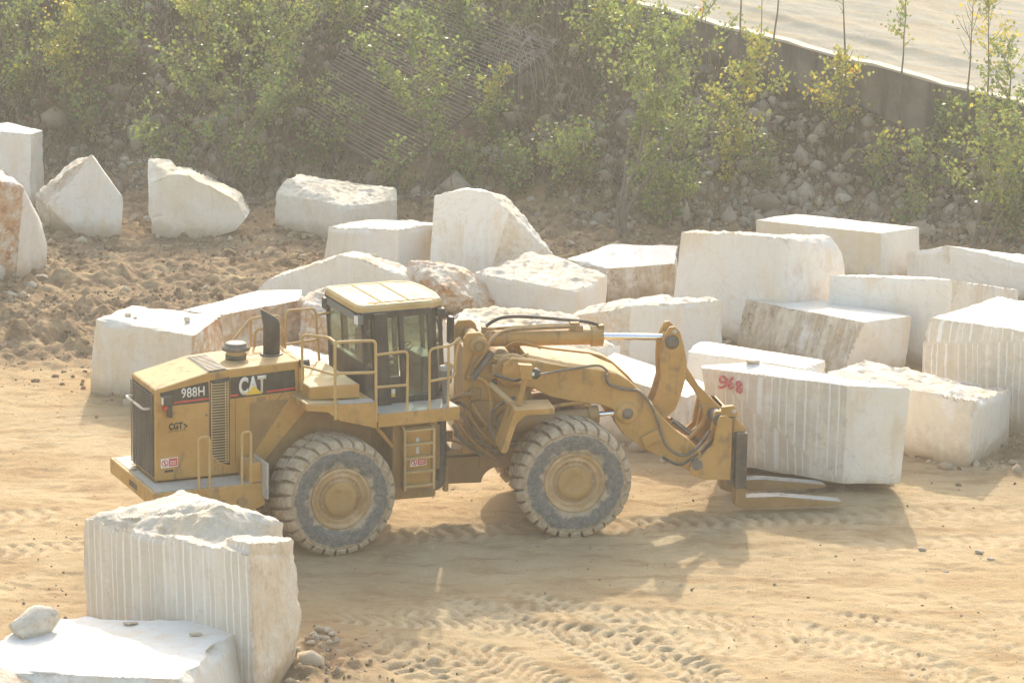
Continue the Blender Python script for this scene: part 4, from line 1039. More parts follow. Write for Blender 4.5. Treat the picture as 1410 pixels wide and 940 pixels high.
pane([(2.00, yf-.01, 2.45), (2.36, .42, 2.45), (2.28, .42, 3.85), (1.92, yf-.01, 3.85)])
pane([(2.34, -.42, 2.72), (2.34, .42, 2.72), (2.28, .42, 3.85), (2.28, -.42, 3.85)])
b = MB(); b.tube([(1.50, yn-.04, 2.62), (1.50, yn-.04, 3.3)], .014, 6); b.box(1.42, 1.50, yn-.04, yn-.015, 2.95, 3.05); part(b, 'door_handle', M['steel'], MR, cabo)
b = MB(); x, z = rY(541.5, 540, yn-.02); b.box(x-.035, x+.035, yn-.026, yn-.022, z-.02, z+.06, 0); b.box(x-.035, x+.035, yn-.026, yn-.022, z-.08, z-.02, 1); part(b, 'door_label', [M['white'], M['tri']], MR, cabo)
b = MB(); b.box(1.02, 1.50, -.28, .28, 2.36, 2.70); b.box(1.05, 1.55, -.27, .27, 2.70, 2.86); b.box(.98, 1.12, -.27, .27, 2.86, 3.45); b.box(1.0, 1.10, -.16, .16, 3.47, 3.68); b.box(1.1, 1.5, -.40, -.30, 2.95, 3.02); b.box(1.1, 1.5, .30, .40, 2.95, 3.02)
part(b, 'driver_seat', M['seat'], MR, cabo, .04)
b = MB(); b.box(1.98, 2.26, -.36, .36, 2.36, 2.98); b.tube([(2.0, 0, 2.5), (1.80, 0, 3.02)], .05, 8); part(b, 'console', M['console'], MR, cabo, .03)
b = MB(); b.box(1.05, 1.6, .42, .66, 2.4, 3.0); part(b, 'side_console', M['console'], MR, cabo, .03)
b = MB()
q = Matrix.Translation((1.77, 0, 3.06)) @ Matrix.Rotation(-.5, 4, 'Y')
pts = [q @ Vector((.2*math.cos(2*PI*k/20), .2*math.sin(2*PI*k/20), 0)) for k in range(21)]; b.tube(pts, .014, 6); b.tube([q @ Vector((-.2, 0, 0)), q @ Vector((.2, 0, 0))], .012, 6); part(b, 'steering_wheel', M['black'], MR, cabo)
b = MB(); b.box(.60, .70, yn-.06, yn+.08, 3.76, 3.92); wl = part(b, 'work_lamp', M['console'], MR, cabo, .02)
b = MB(); b.box(.575, .60, yn-.05, yn+.07, 3.77, 3.91); part(b, 'lamp_lens', M['lens'], MR, cabo)
b = MB(); b.box(2.06, 2.22, yn-.02, yn+.14, 3.78, 3.92); part(b, 'work_lamp', M['black'], MR, cabo, .02)
b = MB(); b.box(.575, .66, .62, .80, 3.70, 3.90); part(b, 'work_lamp', M['black'], MR, cabo, .02)
b = MB(); b.box(.598, .62, -.70, .60, 3.80, 3.92); part(b, 'roof_vent', M['console'], MR, cabo, .008)
b = MB(); b.tube([(2.30, -.55, 3.75), (2.42, -.62, 3.70)], .014, 6); b.box(2.36, 2.44, -.72, -.56, 3.25, 3.72); part(b, 'rear_view_mirror', M['black'], MR, cabo, .02)
b = MB(); b.tube([(2.13, yn+.28, 3.8), (2.22, yn+.26, 3.5), (2.23, yn+.25, 3.15)], .013, 6); part(b, 'wiper', M['black'], MR, cabo)
b = MB(); b.lathe([(0, 0), (.105, 0), (.11, .02), (.11, .22)], (2.10, -1.16, 2.70), 'z', 20, 0); b.lathe([(.112, .22), (.112, .26), (.10, .29), (0, .29)], (2.10, -1.16, 2.70), 'z', 20, 1); b.lathe([(.05, -.37), (.05, 0)], (2.10, -1.16, 2.70), 'z', 12, 0)
part(b, 'air_filter', [M['console'], M['step']], MR)

# --- ladder under the cab
b = MB(); x0, x1 = 1.27, 1.80
for x in (x0, x1): b.tube(bend([(x, -1.25, 2.04), (x, -1.40, 1.98), (x, -1.40, .92)], .06), .024, 8)
for k in range(5): z = .98 + k*.245; b.box(x0, x1, -1.425, -1.33, z, z+.03)
lad = part(b, 'ladder', M['yellow_pale'], MR)
b = MB(); b.box(x0+.02, x1-.02, -1.30, -1.22, .92, 2.0); part(b, 'ladder_back_plate', M['yellow'], MR, lad)
b = MB(); b.box(1.50, 1.56, -1.32, -1.302, 1.70, 1.82); b.box(1.50, 1.56, -1.32, -1.302, 1.54, 1.66); part(b, 'latch', M['bright'], MR, lad)
warning_sign([(565.0, 642.4), (587.0, 639.4), (564.8, 631.2)], -1.305, lad, MR)
b = MB(); b.tube(bend([(2.12, -.95, 2.10), (2.12, -.95, .88), (1.95, -.95, .80), (1.7, -.8, .80)], .12), .085, 14); part(b, 'hose', M['rubber'], MR)
b = MB(); b.box(2.17, 2.24, -1.0, -.9, .72, 1.15); b.tube([(2.0, -1.0, 1.95), (2.0, -1.0, 1.15)], .07, 10); part(b, 'hose_bracket', M['yellow_dark'], MR)
# --- front frame and loader tower
b = MB()
b.box(-1.45, .75, -.42, .42, .95, 1.50)
b.box(-.55, .55, -.80, .80, .70, 1.22)
b.cyl((0, -1.1, WZ), (0, 1.1, WZ), .25, 20)
arc = [(-1.40 + .40*(1-math.cos(t)), .68 + .30*math.sin(t)) for t in np.linspace(0, PI/2, 8)]
b.prism([(-2.05, .68)] + arc + [(-.60, .98), (-.60, 1.24), (-1.38, 1.24), (-1.40, 1.16), (-2.05, 1.16)], -.40, .40)
b.prism([(-2.05, 1.20), (-1.36, 1.22), (-1.36, 1.32), (-2.05, 1.30)], -.46, .46)
b.cyl((-2.275, 0, .62), (-2.275, 0, 1.75), .16, 16)
b.box(-2.3, -1.9, -.34, .34, 1.42, 1.62)
part(b, 'front_frame', M['yellow_dark'], MF, bevel=.02)
for s in (-1, 1):
    b = MB(); y0, y1 = (-.52, -.45) if s < 0 else (.45, .52)
    b.prism([(-1.76, 1.25), (-1.76, 3.30), (-1.70, 3.39), (-1.48, 3.40), (-1.40, 3.34), (-1.26, 3.00), (-.78, 2.95), (-.62, 2.75), (-.55, 2.2), (-.35, 1.30)], y0, y1)
    part(b, 'tower_plate', M['yellow'], MF, bevel=.012)
b = MB(); b.box(-1.74, -1.66, -.45, .45, 1.4, 3.1); b.cyl((-1.50, -.6, 3.17), (-1.50, .6, 3.17), .11, 18); b.cyl((-1.03, -.74, 2.78), (-1.03, .74, 2.78), .20, 22)
b.prism([(-1.58, 3.10), (-1.40, 3.10), (-1.50, 2.68), (-1.74, 2.58)], -.57, -.52)
part(b, 'tower_cross_member', M['yellow_dark'], MF, bevel=.01)
b = MB(); b.lathe([(.0, -.03), (.16, -.03), (.17, 0), (.17, .04)], (-1.50, -.56, 3.17), 'y', 24); part(b, 'pivot_boss', M['yellow'], MF)
b = MB(); b.lathe([(.07, -.05), (.08, -.05), (.09, 0)], (-1.50, -.56, 3.17), 'y', 16); b.lathe([(0, -.03), (.07, -.03)], (-1.50, -.56, 3.17), 'y', 16); part(b, 'pivot_pin', M['steel'], MF)

# --- lift arms
arm_pts = [(-1.12, 2.90), (-.95, 2.99), (-.55, 2.93), (.02, 2.82), (.66, 2.73), (.90, 2.66), (1.10, 2.54), (1.42, 2.24), (1.67, 1.90), (1.95, 1.62), (2.20, 1.44), (2.40, 1.24), (2.48, 1.05), (2.44, .93), (2.30, .87), (2.12, .92), (1.38, 1.31), (1.02, 1.58), (.88, 1.78), (.85, 2.02), (.62, 2.12), (.1, 2.20), (-.30, 2.30), (-.55, 2.44), (-.95, 2.56), (-1.14, 2.62)]
for s in (-1, 1):
    b = MB(); y0, y1 = (-.80, -.56) if s < 0 else (.56, .80)
    b.prism(arm_pts, y0, y1)
    b.lathe([(0, -.06), (.15, -.06), (.20, -.03), (.20, .2)], (1.08, y0 if s < 0 else y0, 1.96), 'y', 26)
    arm = part(b, 'lift_arm', M['yellow'], MF, bevel=.02)
    b = MB(); b.lathe([(0, -.09), (.09, -.09), (.10, -.06)], (1.08, y0, 1.96), 'y', 18); part(b, 'pin', M['steel'], MF, arm)
    b = MB()
    b.prism([(1.32, 1.52), (1.62, 1.66), (1.70, 1.48), (1.40, 1.34)], y0-.06 if s < 0 else y1, y0 if s < 0 else y1+.06); part(b, 'guard_plate', M['yellow'], MF, arm, .01)
b = MB(); b.cyl((1.55, -.56, 1.72), (1.55, .56, 1.72), .17, 20); b.prism([(-.60, 2.90), (.02, 2.79), (.66, 2.70), (1.08, 2.51), (1.36, 2.24), (1.15, 2.10), (.55, 2.30), (-.60, 2.55)], -.555, .555)
part(b, 'arm_cross_tube', M['yellow'], MF, bevel=.02)

# --- tilt lever (two plates), link, cylinders
lev = [(1.88, 3.24), (1.93, 3.33), (2.02, 3.34), (2.12, 3.24), (2.20, 2.98), (2.25, 2.70), (2.25, 2.44), (2.17, 2.12), (2.08, 1.86), (1.90, 1.68), (1.52, 1.60), (1.60, 1.84), (1.72, 2.10), (1.80, 2.40), (1.78, 2.80), (1.80, 3.05)]
for s in (-1, 1):
    b = MB(); y0, y1 = (-.24, -.17) if s < 0 else (.17, .24)
    b.prism(lev, y0, y1); tl = part(b, 'tilt_lever', M['yellow'], MF, bevel=.012)
    if s < 0:
        b = MB(); b.lathe([(0, -.04), (.09, -.04), (.10, -.02), (.11, 0)], (1.98, y0, 3.06), 'y', 20); part(b, 'pin', M['steel'], MF, tl)
        b = MB(); b.lathe([(0, -.012), (.035, -.012), (.04, 0)], (2.02, y0, 3.245), 'y', 14); part(b, 'lifting_hole', M['bright'], MF, tl)
        b = MB(); b.lathe([(.105, -.008), (.125, -.008), (.125, 0)], (1.98, y0, 3.06), 'y', 20); part(b, 'pin_ring', M['rubber'], MF, tl)
b = MB(); b.cyl((1.98, -.2, 3.06), (1.98, .2, 3.06), .10, 18); b.cyl((1.62, -.3, 1.74), (1.62, .3, 1.74), .22, 20); b.cyl((2.17, -.2, 2.45), (2.17, .2, 2.45), .10, 16)
part(b, 'lever_pins', M['yellow_dark'], MF)
b = MB(); b.prism([(2.20, 2.66), (2.27, 2.60), (2.52, 2.22), (2.86, 1.88), (2.98, 1.76), (2.95, 1.62), (2.80, 1.58), (2.68, 1.70), (2.44, 2.14), (2.22, 2.42), (2.14, 2.50)], -.09, .09); lk = part(b, 'tilt_link', M['yellow'], MF, bevel=.015)
b = MB(); b.cyl((-1.50, 0, 3.17), (-1.38, 0, 3.165), .12, 18); b.cyl((-1.36, 0, 3.165), (.62, 0, 3.145), .142, 26); b.cyl((.58, 0, 3.145), (.78, 0, 3.143), .172, 26)
tc = part(b, 'tilt_cylinder', M['yellow'], MF, bevel=.01)
b = MB(); b.cyl((.74, 0, 3.143), (1.86, 0, 3.10), .058, 20); part(b, 'cylinder_rod', M['chrome'], MF, tc)
b = MB(); b.cyl((1.84, 0, 3.10), (1.98, 0, 3.06), .10, 16); part(b, 'rod_eye', M['yellow_dark'], MF, tc)
b = MB(); b.box(.20, .36, -.09, .09, 3.28, 3.42); b.box(.28, .42, -.10, .0, 3.26, 3.36); b.box(-1.36, -1.28, -.07, .07, 3.24, 3.38); b.box(.70, .80, -.08, .08, 3.28, 3.36); part(b, 'port_block', M['yellow_dark'], MF, tc, .008)
b = MB(); b.tube([(-1.32, -.04, 3.34), (-.3, -.04, 3.37), (.24, -.04, 3.38)], .028, 8); part(b, 'hydraulic_pipe', M['yellow'], MF, tc)
for s in (-1, 1):
    y = .78*s
    b = MB(); b.cyl((-.98, y*.9, 1.80), (.46, y*.92, 1.92), .135, 24); b.cyl((.40, y*.92, 1.915), (.58, y*.92, 1.925), .165, 24); lc = part(b, 'lift_cylinder', M['yellow_dark'], MF, bevel=.01)
    b = MB(); b.cyl((.54, y*.92, 1.925), (1.06, y*.92, 1.96), .05, 16); part(b, 'cylinder_rod', M['chrome'], MF, lc)
    b = MB(); b.tube(bend([(-.75, y*.92, 1.98), (-.2, y*.92, 2.10), (.25, y*.92, 2.16), (.45, y*.92, 2.08)], .1), .035, 8); part(b, 'hydraulic_pipe', M['yellow'], MF, lc)

# --- hoses
def hose(pts, r=.026, mat='rubber', name='hose', sm=6):
    pts = [Vector(q) for q in pts]; out = []
    P_ = [pts[0]] + pts + [pts[-1]]
    for i in range(1, len(P_)-2):
        for k in range(sm):
            t = k/sm; a, b_, c, d = P_[i-1], P_[i], P_[i+1], P_[i+2]
            out.append(.5*((2*b_) + (c-a)*t + (2*a-5*b_+4*c-d)*t*t + (3*b_-a-3*c+d)*t**3))
    out.append(pts[-1])
    q = MB(); q.tube(out, r, 8); return part(q, name, M[mat], MF)
hose([(-1.36, .12, 3.20), (-1.22, .14, 3.38), (-.95, .14, 3.50), (-.5, .12, 3.50), (.1, .1, 3.44), (.5, .06, 3.40), (.76, .03, 3.33)], .032)
hose([(-1.58, -.57, 2.80), (-1.42, -.57, 3.02), (-1.22, -.35, 3.25), (-.95, -.2, 3.34), (-.5, -.16, 3.36), (.24, -.08, 3.35)], .036, 'yellow_dark')
hose([(-1.62, -.62, 2.60), (-1.40, -.62, 2.90), (-1.26, -.60, 3.06)], .05, 'steel')
hose([(-1.28, -.8, 2.72), (-.95, -.95, 2.64), (-.85, -1.30, 2.78)], .028)
hose([(-.78, -1.38, 2.80), (-.3, -1.0, 2.78), (.2, -.84, 2.80), (.55, -.82, 2.83), (.72, -.82, 2.72)], .022, 'steel')
hose([(.70, -.84, 2.68), (.74, -.85, 2.50), (1.0, -.85, 2.40), (1.25, -.85, 2.36), (1.45, -.86, 2.16), (1.62, -.86, 1.80), (1.75, -.86, 1.42), (1.95, -.86, 1.22), (2.15, -.86, 1.18), (2.35, -.80, 1.30), (2.62, -.55, 1.52)], .026, 'steel')
hose([(1.72, -.88, 1.16), (2.0, -.88, 1.02), (2.22, -.85, 1.10), (2.5, -.7, 1.26), (2.8, -.5, 1.48)], .026)
hose([(2.05, -.1, 1.60), (2.35, -.12, 1.36), (2.52, -.12, 1.22)], .035, 'steel'); hose([(2.05, .04, 1.62), (2.35, .02, 1.40), (2.5, .02, 1.28)], .028)
hose([(2.62, -.14, 1.88), (2.62, -.14, 1.62), (2.48, -.14, 1.40), (2.32, -.14, 1.28)], .045, 'yellow'); hose([(2.72, .1, 1.86), (2.70, .1, 1.6), (2.58, .1, 1.42), (2.4, .1, 1.3)], .04, 'yellow')
hose([(-.62, -.5, 3.0), (-.9, -.54, 2.93), (-1.2, -.54, 2.93), (-1.26, -.54, 3.02), (-1.34, -.54, 3.12)], .02, 'yellow_pale')
hose([(-.98, -.2, 3.05), (-.8, -.2, 3.14), (-.55, -.2, 3.10), (-.35, -.2, 3.0)], .018, 'yellow')
for k, (x0, z0, x1, z1) in enumerate([(-1.95, 1.98, -1.20, 1.18), (-1.86, 2.06, -1.08, 1.22), (-1.76, 2.10, -.98, 1.28), (-1.98, 1.84, -1.36, 1.20), (-1.66, 2.2, -.95, 1.5)]):
    hose([(x0, -.64-.03*k, z0), ((x0+x1)/2-.06, -.70-.02*k, (z0+z1)/2-.05), (x1, -.62, z1)], .028 if k % 2 else .036, 'steel' if k % 2 else 'yellow_dark')
hose([(-1.70, -.56, 2.62), (-1.46, -.60, 2.60), (-1.32, -.60, 2.42), (-1.30, -.60, 2.0), (-1.4, -.6, 1.7)], .035, 'yellow')
hose([(-1.30, -.75, 2.05), (-1.34, -.85, 1.80), (-1.22, -.92, 1.58), (-1.05, -.95, 1.50), (-.7, -.9, 1.48)], .022, 'steel')
hose([(-1.28, -.75, 2.05), (-1.12, -.8, 2.22), (-.9, -.8, 2.30)], .03, 'steel')
hose([(-1.98, -.5, 2.2), (-1.8, -.62, 2.32), (-1.6, -.62, 2.34)], .04, 'yellow_dark'); hose([(-2.0, -.5, 2.1), (-1.85, -.64, 2.2), (-1.7, -.62, 2.05)], .03, 'rubber'); hose([(-2.02, -.4, 1.5), (-1.7, -.62, 1.45), (-1.2, -.60, 1.36), (-.8, -.6, 1.45)], .03, 'yellow_dark')
for q in ((-1.62, -1.2, -.62, -.52, 1.75, 2.2), (-1.30, -1.12, -.72, -.52, 2.66, 2.86), (-.62, -.32, -.6, -.5, 2.42, 2.62), (-1.66, -1.46, -.60, -.52, 2.22, 2.42)):
    b = MB(); b.box(*q); part(b, 'valve_block', M['yellow_dark'], MF, bevel=.015)
b = MB(); b.lathe([(0, -.12), (.26, -.12), (.30, -.06), (.30, 0)], (-.92, -.52, 1.75), 'y', 26); part(b, 'pump_cover', M['yellow_dark'], MF)
b = MB(); b.lathe([(.10, -.10), (.28, -.09), (.30, -.06), (.30, .02)], (-.92, -.54, 2.72), 'y', 26); part(b, 'arm_hinge_boss', M['yellow'], MF)
b = MB(); b.lathe([(0, -.03), (.055, -.03), (.055, 0)], (-1.22, -.53, 2.52), 'y', 16); part(b, 'service_port', M['black'], MF)

# --- front fenders and lamps
for s in (-1, 1):
    y0, y1 = (-1.66, -1.02) if s < 0 else (1.02, 1.66)
    b = MB(); b.prism([(-1.05, 2.30), (-.36, 2.31), (-.36, 2.21), (-.86, 2.20), (-1.02, 2.06), (-1.18, 1.55), (-1.28, 1.55), (-1.28, 1.62)], y0, y1); fd = part(b, 'front_fender', M['yellow'], MF, bevel=.012)
    ya, yb = (-1.44, -1.30) if s < 0 else (1.30, 1.44)
    b = MB(); b.prism([(-.98, 2.31), (-.89, 2.31), (-.80, 2.78), (-.88, 2.78)], ya+.03, yb-.03); b.prism([(-.92, 2.78), (-.72, 2.78), (-.72, 3.02), (-.96, 3.04)], ya, yb); part(b, 'lamp_bracket', M['yellow'], MF, fd, .01)
    b = MB(); b.lathe([(.02, 0), (.09, 0), (.10, .06), (.06, .12)], (-.70, (ya+yb)/2, 2.86), 'x', 18); hl = part(b, 'headlight', M['black'], MF, fd)
    b = MB(); b.box(-.735, -.69, ya-.03, ya-.004, 2.84, 2.90); part(b, 'marker_lamp', M['lens'], MF, fd, .008)
    b = MB(); b.tube([(-1.30, -.62*abs(s)*(1 if s < 0 else -1), 2.50), (-.98, (-1.1 if s < 0 else 1.1), 2.24)], .055, 12); part(b, 'fender_brace', M['yellow_pale'], MF, fd)

# --- fork carriage
b = MB()
b.box(2.92, 3.02, -.80, .80, .70, 1.80)
for s in (-1, 1):
    y0, y1 = (-.52, -.44) if s < 0 else (.44, .52)
    b.prism([(2.70, 1.78), (2.74, 1.86), (2.86, 1.86), (2.95, 1.78), (2.95, .70), (2.55, .72), (2.26, .80), (2.20, .92), (2.24, 1.04), (2.40, 1.12), (2.62, 1.34)], y0, y1)
    b.prism([(2.70, 1.78), (2.74, 1.86), (2.86, 1.86), (2.95, 1.78), (2.95, .70), (2.55, .72), (2.26, .80), (2.20, .92), (2.24, 1.04), (2.40, 1.12), (2.62, 1.34)], y0+(-.34 if s < 0 else .34), y1+(-.34 if s < 0 else .34))
b.prism([(2.88, 1.80), (3.04, 1.80), (3.22, 1.60), (3.22, 1.55), (2.92, 1.55)], -.80, .80)
car = part(b, 'fork_carriage', M['yellow'], MF, bevel=.012)
b = MB(); b.cyl((2.34, -.88, 1.00), (2.34, .88, 1.00), .10, 18); part(b, 'hinge_pin', M['steel'], MF, car)
b = MB(); b.cyl((2.80, -.56, 1.70), (2.80, .56, 1.70), .12, 18); part(b, 'link_pin', M['steel'], MF, car)
b = MB(); b.prism([(2.80, 1.98), (3.00, 2.00), (3.06, 1.94), (3.10, 1.80), (2.98, 1.76), (2.80, 1.84)], -.70, -.60); lg = part(b, 'lifting_lug', M['yellow'], MF, car, .01)
b = MB(); b.lathe([(0, -.006), (.035, -.006), (.04, 0)], (3.02, -.70, 1.90), 'y', 12); part(b, 'lug_hole', M['bright'], MF, lg)
b = MB(); b.box(3.02, 3.22, -.92, .92, .55, 1.56); b.box(2.90, 3.02, -.82, -.80, .60, 1.55); part(b, 'carriage_backing', M['sooty'], MF, car, .02)
for y in (-.50, .62):
    b = MB()
    b.prism([(3.10, .62), (3.10, .16), (3.24, .10), (4.95, .10), (5.06, .13), (5.05, .16), (3.90, .30), (3.30, .30), (3.26, .62)], y-.14, y+.14)
    fk = part(b, 'fork_tine', M['yellow_dark'], MF, bevel=.015)
    b = MB(); b.add([(3.30, y-.13, .304), (3.90, y-.13, .304), (3.90, y+.13, .304), (3.30, y+.13, .304)], [(0, 1, 2, 3)]); b.add([(3.90, y-.13, .304), (5.03, y-.13, .166), (5.03, y+.13, .166), (3.90, y+.13, .304)], [(0, 1, 2, 3)]); part(b, 'scraped_top', M['bright'], MF, fk)
# ------------------------------------------------------------------ vegetation
def leaf_mat(name):
    m = N(name); m.t.nodes.remove(m.b)
    h = m.attr('hue'); v = m.attr('val')
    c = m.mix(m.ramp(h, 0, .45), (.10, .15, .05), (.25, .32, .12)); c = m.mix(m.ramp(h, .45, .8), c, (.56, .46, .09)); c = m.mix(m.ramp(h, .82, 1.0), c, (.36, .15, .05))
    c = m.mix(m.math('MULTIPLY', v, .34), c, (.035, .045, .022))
    d = m.n('ShaderNodeBsdfDiffuse'); t = m.n('ShaderNodeBsdfTranslucent'); g = m.n('ShaderNodeBsdfGlossy'); g.inputs['Roughness'].default_value = .35
    tc = m.mix(1.0, c, (1.0, 1.0, .55), 'MULTIPLY')
    m.l(c, d.inputs[0]); m.l(tc, t.inputs[0])
    a = m.n('ShaderNodeMixShader'); a.inputs[0].default_value = .58; m.l(d.outputs[0], a.inputs[1]); m.l(t.outputs[0], a.inputs[2])
    b_ = m.n('ShaderNodeMixShader'); b_.inputs[0].default_value = .05; m.l(a.outputs[0], b_.inputs[1]); m.l(g.outputs[0], b_.inputs[2])
    m.l(b_.outputs[0], m.out.inputs[0]); return m.m
M['leaf'] = leaf_mat('leaves')
m = N('bark'); p = m.coords(); M['bark'] = m.fin(m.mix(m.noise(p, 9, 4), (.10, .085, .065), (.24, .21, .17)), .9)
m = N('dry_stems'); M['dry'] = m.fin(m.mix(m.attr('hue'), (.13, .105, .065), (.30, .25, .16)), .9)
m = N('rubble_stone'); p = m.coords(); c = m.mix(m.attr('hue'), (.15, .115, .08), (.42, .36, .28)); c = m.mix(m.ramp(m.noise(p, 9, 4), .5, .75, 0, .5), c, (.22, .15, .09)); M['stone'] = m.fin(c, .9, 0, m.bump(m.noise(p, 18, 4), .5, .03), .2)
m = N('rusty_rod'); p = m.coords(); M['rod'] = m.fin(m.mix(m.noise(p, 4, 3), (.20, .18, .16), (.36, .34, .31)), .7)
m = N('earth_clod'); p = m.coords(); M['clod'] = m.fin(m.mix(m.attr('hue'), (.20, .135, .08), (.54, .44, .32)), .95, 0, m.bump(m.noise(p, 20, 4), .6, .03), .1)
m = N('rusty_beam'); p = m.coords(); M['beam'] = m.fin(m.mix(m.noise(p, 4, 3), (.06, .045, .035), (.14, .10, .07)), .8)

def leaves(C_, size, rng, hue, val, droop=.3):
    """quads at centres C_ ; returns verts, faces, attrs"""
    n = len(C_)
    a = rng.normal(size=(n, 3)); a[:, 2] -= droop; a /= np.linalg.norm(a, axis=1)[:, None]
    b = rng.normal(size=(n, 3)); b -= (b*a).sum(1)[:, None]*a; b /= np.linalg.norm(b, axis=1)[:, None]
    c = np.cross(a, b)
    s = size*rng.uniform(.65, 1.25, n)[:, None]
    V = np.stack([C_-a*s*.45, C_-b*s*.42-a*s*.05+c*s*.10, C_+a*s*.6, C_+b*s*.42-a*s*.05+c*s*.10], 1).reshape(-1, 3)
    Fq = np.arange(4*n).reshape(n, 4)
    return V, Fq, np.repeat(hue, 4), np.repeat(val, 4)
def make_tree(base, h, r, nl, hue, label, name='young_tree', group='young trees growing on the slope', f0=.2, seed=0, lean=(0, 0), leaf=.105, bare=.0, limbs=18, up=.9, spread=.15, cat='tree', tr=None, multi=1):
    rng = np.random.default_rng(seed); base = np.array(base, float)
    e = empty(name, base); tag(e, label, cat, group)
    tb = MB(); tips = []; tr = tr or .012+.010*h
    for st_ in range(multi):
        off = np.array([0, 0, 0.]) if multi == 1 else np.append(rng.normal(size=2)*.10, 0)
        ln = np.array(lean, float) + (0 if multi == 1 else rng.normal(size=2)*.22)
        hh = h*(1 if st_ == 0 else rng.uniform(.6, .95)); k = 9
        wob = np.cumsum(rng.normal(size=(k, 2))*(.022 if f0 < .5 else .007)*hh, 0)
        path = [(off[0]+ln[0]*hh*(t/(k-1))+wob[t, 0]*(t > 0), off[1]+ln[1]*hh*(t/(k-1))+wob[t, 1]*(t > 0), -.12+(hh+.12)*t/(k-1)) for t in range(k)]
        tb.tube(path, [tr*(1-.85*t/(k-1)) for t in range(k)], 6)
        pa = np.array(path); nlm = max(4, int(limbs/multi))
        for i in range(nlm):
            f = f0 + (1-f0)*(i+rng.uniform(0, 1))/nlm; f = min(f, .985)
            j = f*(k-1); j0 = int(j); q = pa[j0]*(1-(j-j0)) + pa[min(j0+1, k-1)]*(j-j0)
            u = (f-f0)/(1-f0); L = r*(1.15*math.sin(PI*min(1, (u*.82+.16)))**.8 + .12)*rng.uniform(.6, 1.25)
            az = rng.uniform(0, 2*PI); d = np.array([math.cos(az), math.sin(az), up*rng.uniform(.5, 1.5)]); d /= np.linalg.norm(d)
            m1 = q + d*L*.5; m2 = q + d*L + np.array([0, 0, .12*L])
            tb.tube([q, m1, m2], [tr*.32*(1-.5*f), tr*.22, tr*.10], 5, cap=False)
            tips.append((q, m1, m2, L))
    to = tb.build('trunk', M['bark'], e)
    if nl > 0:
        C_ = []; per = nl/len(tips)
        for q, m1, m2, L in tips:
            n_ = max(2, int(per*rng.uniform(.4, 1.6)*L/(r*.9)))
            t = rng.beta(1.6, 1.0, n_)[:, None]
            pts = np.where(t < .5, q+(m1-q)*t*2, m1+(m2-m1)*(t-.5)*2)
            C_.append(pts + rng.normal(size=(n_, 3))*spread*(.35+.65*t)*min(1, L+.3))
        C_ = np.concatenate(C_)
        C_ = C_[C_[:, 2] > .03]
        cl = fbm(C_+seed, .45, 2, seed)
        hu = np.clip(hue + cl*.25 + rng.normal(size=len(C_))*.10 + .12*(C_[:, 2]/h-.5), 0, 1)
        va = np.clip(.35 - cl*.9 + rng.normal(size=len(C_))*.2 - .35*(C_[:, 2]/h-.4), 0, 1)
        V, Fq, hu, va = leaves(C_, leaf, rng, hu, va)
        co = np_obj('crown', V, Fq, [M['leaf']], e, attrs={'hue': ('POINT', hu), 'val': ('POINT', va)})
    return e
def at_px(u, v): 
    q = hit(u, v); return (q[0], q[1], zat(q[0], q[1]))
SC = 55.0
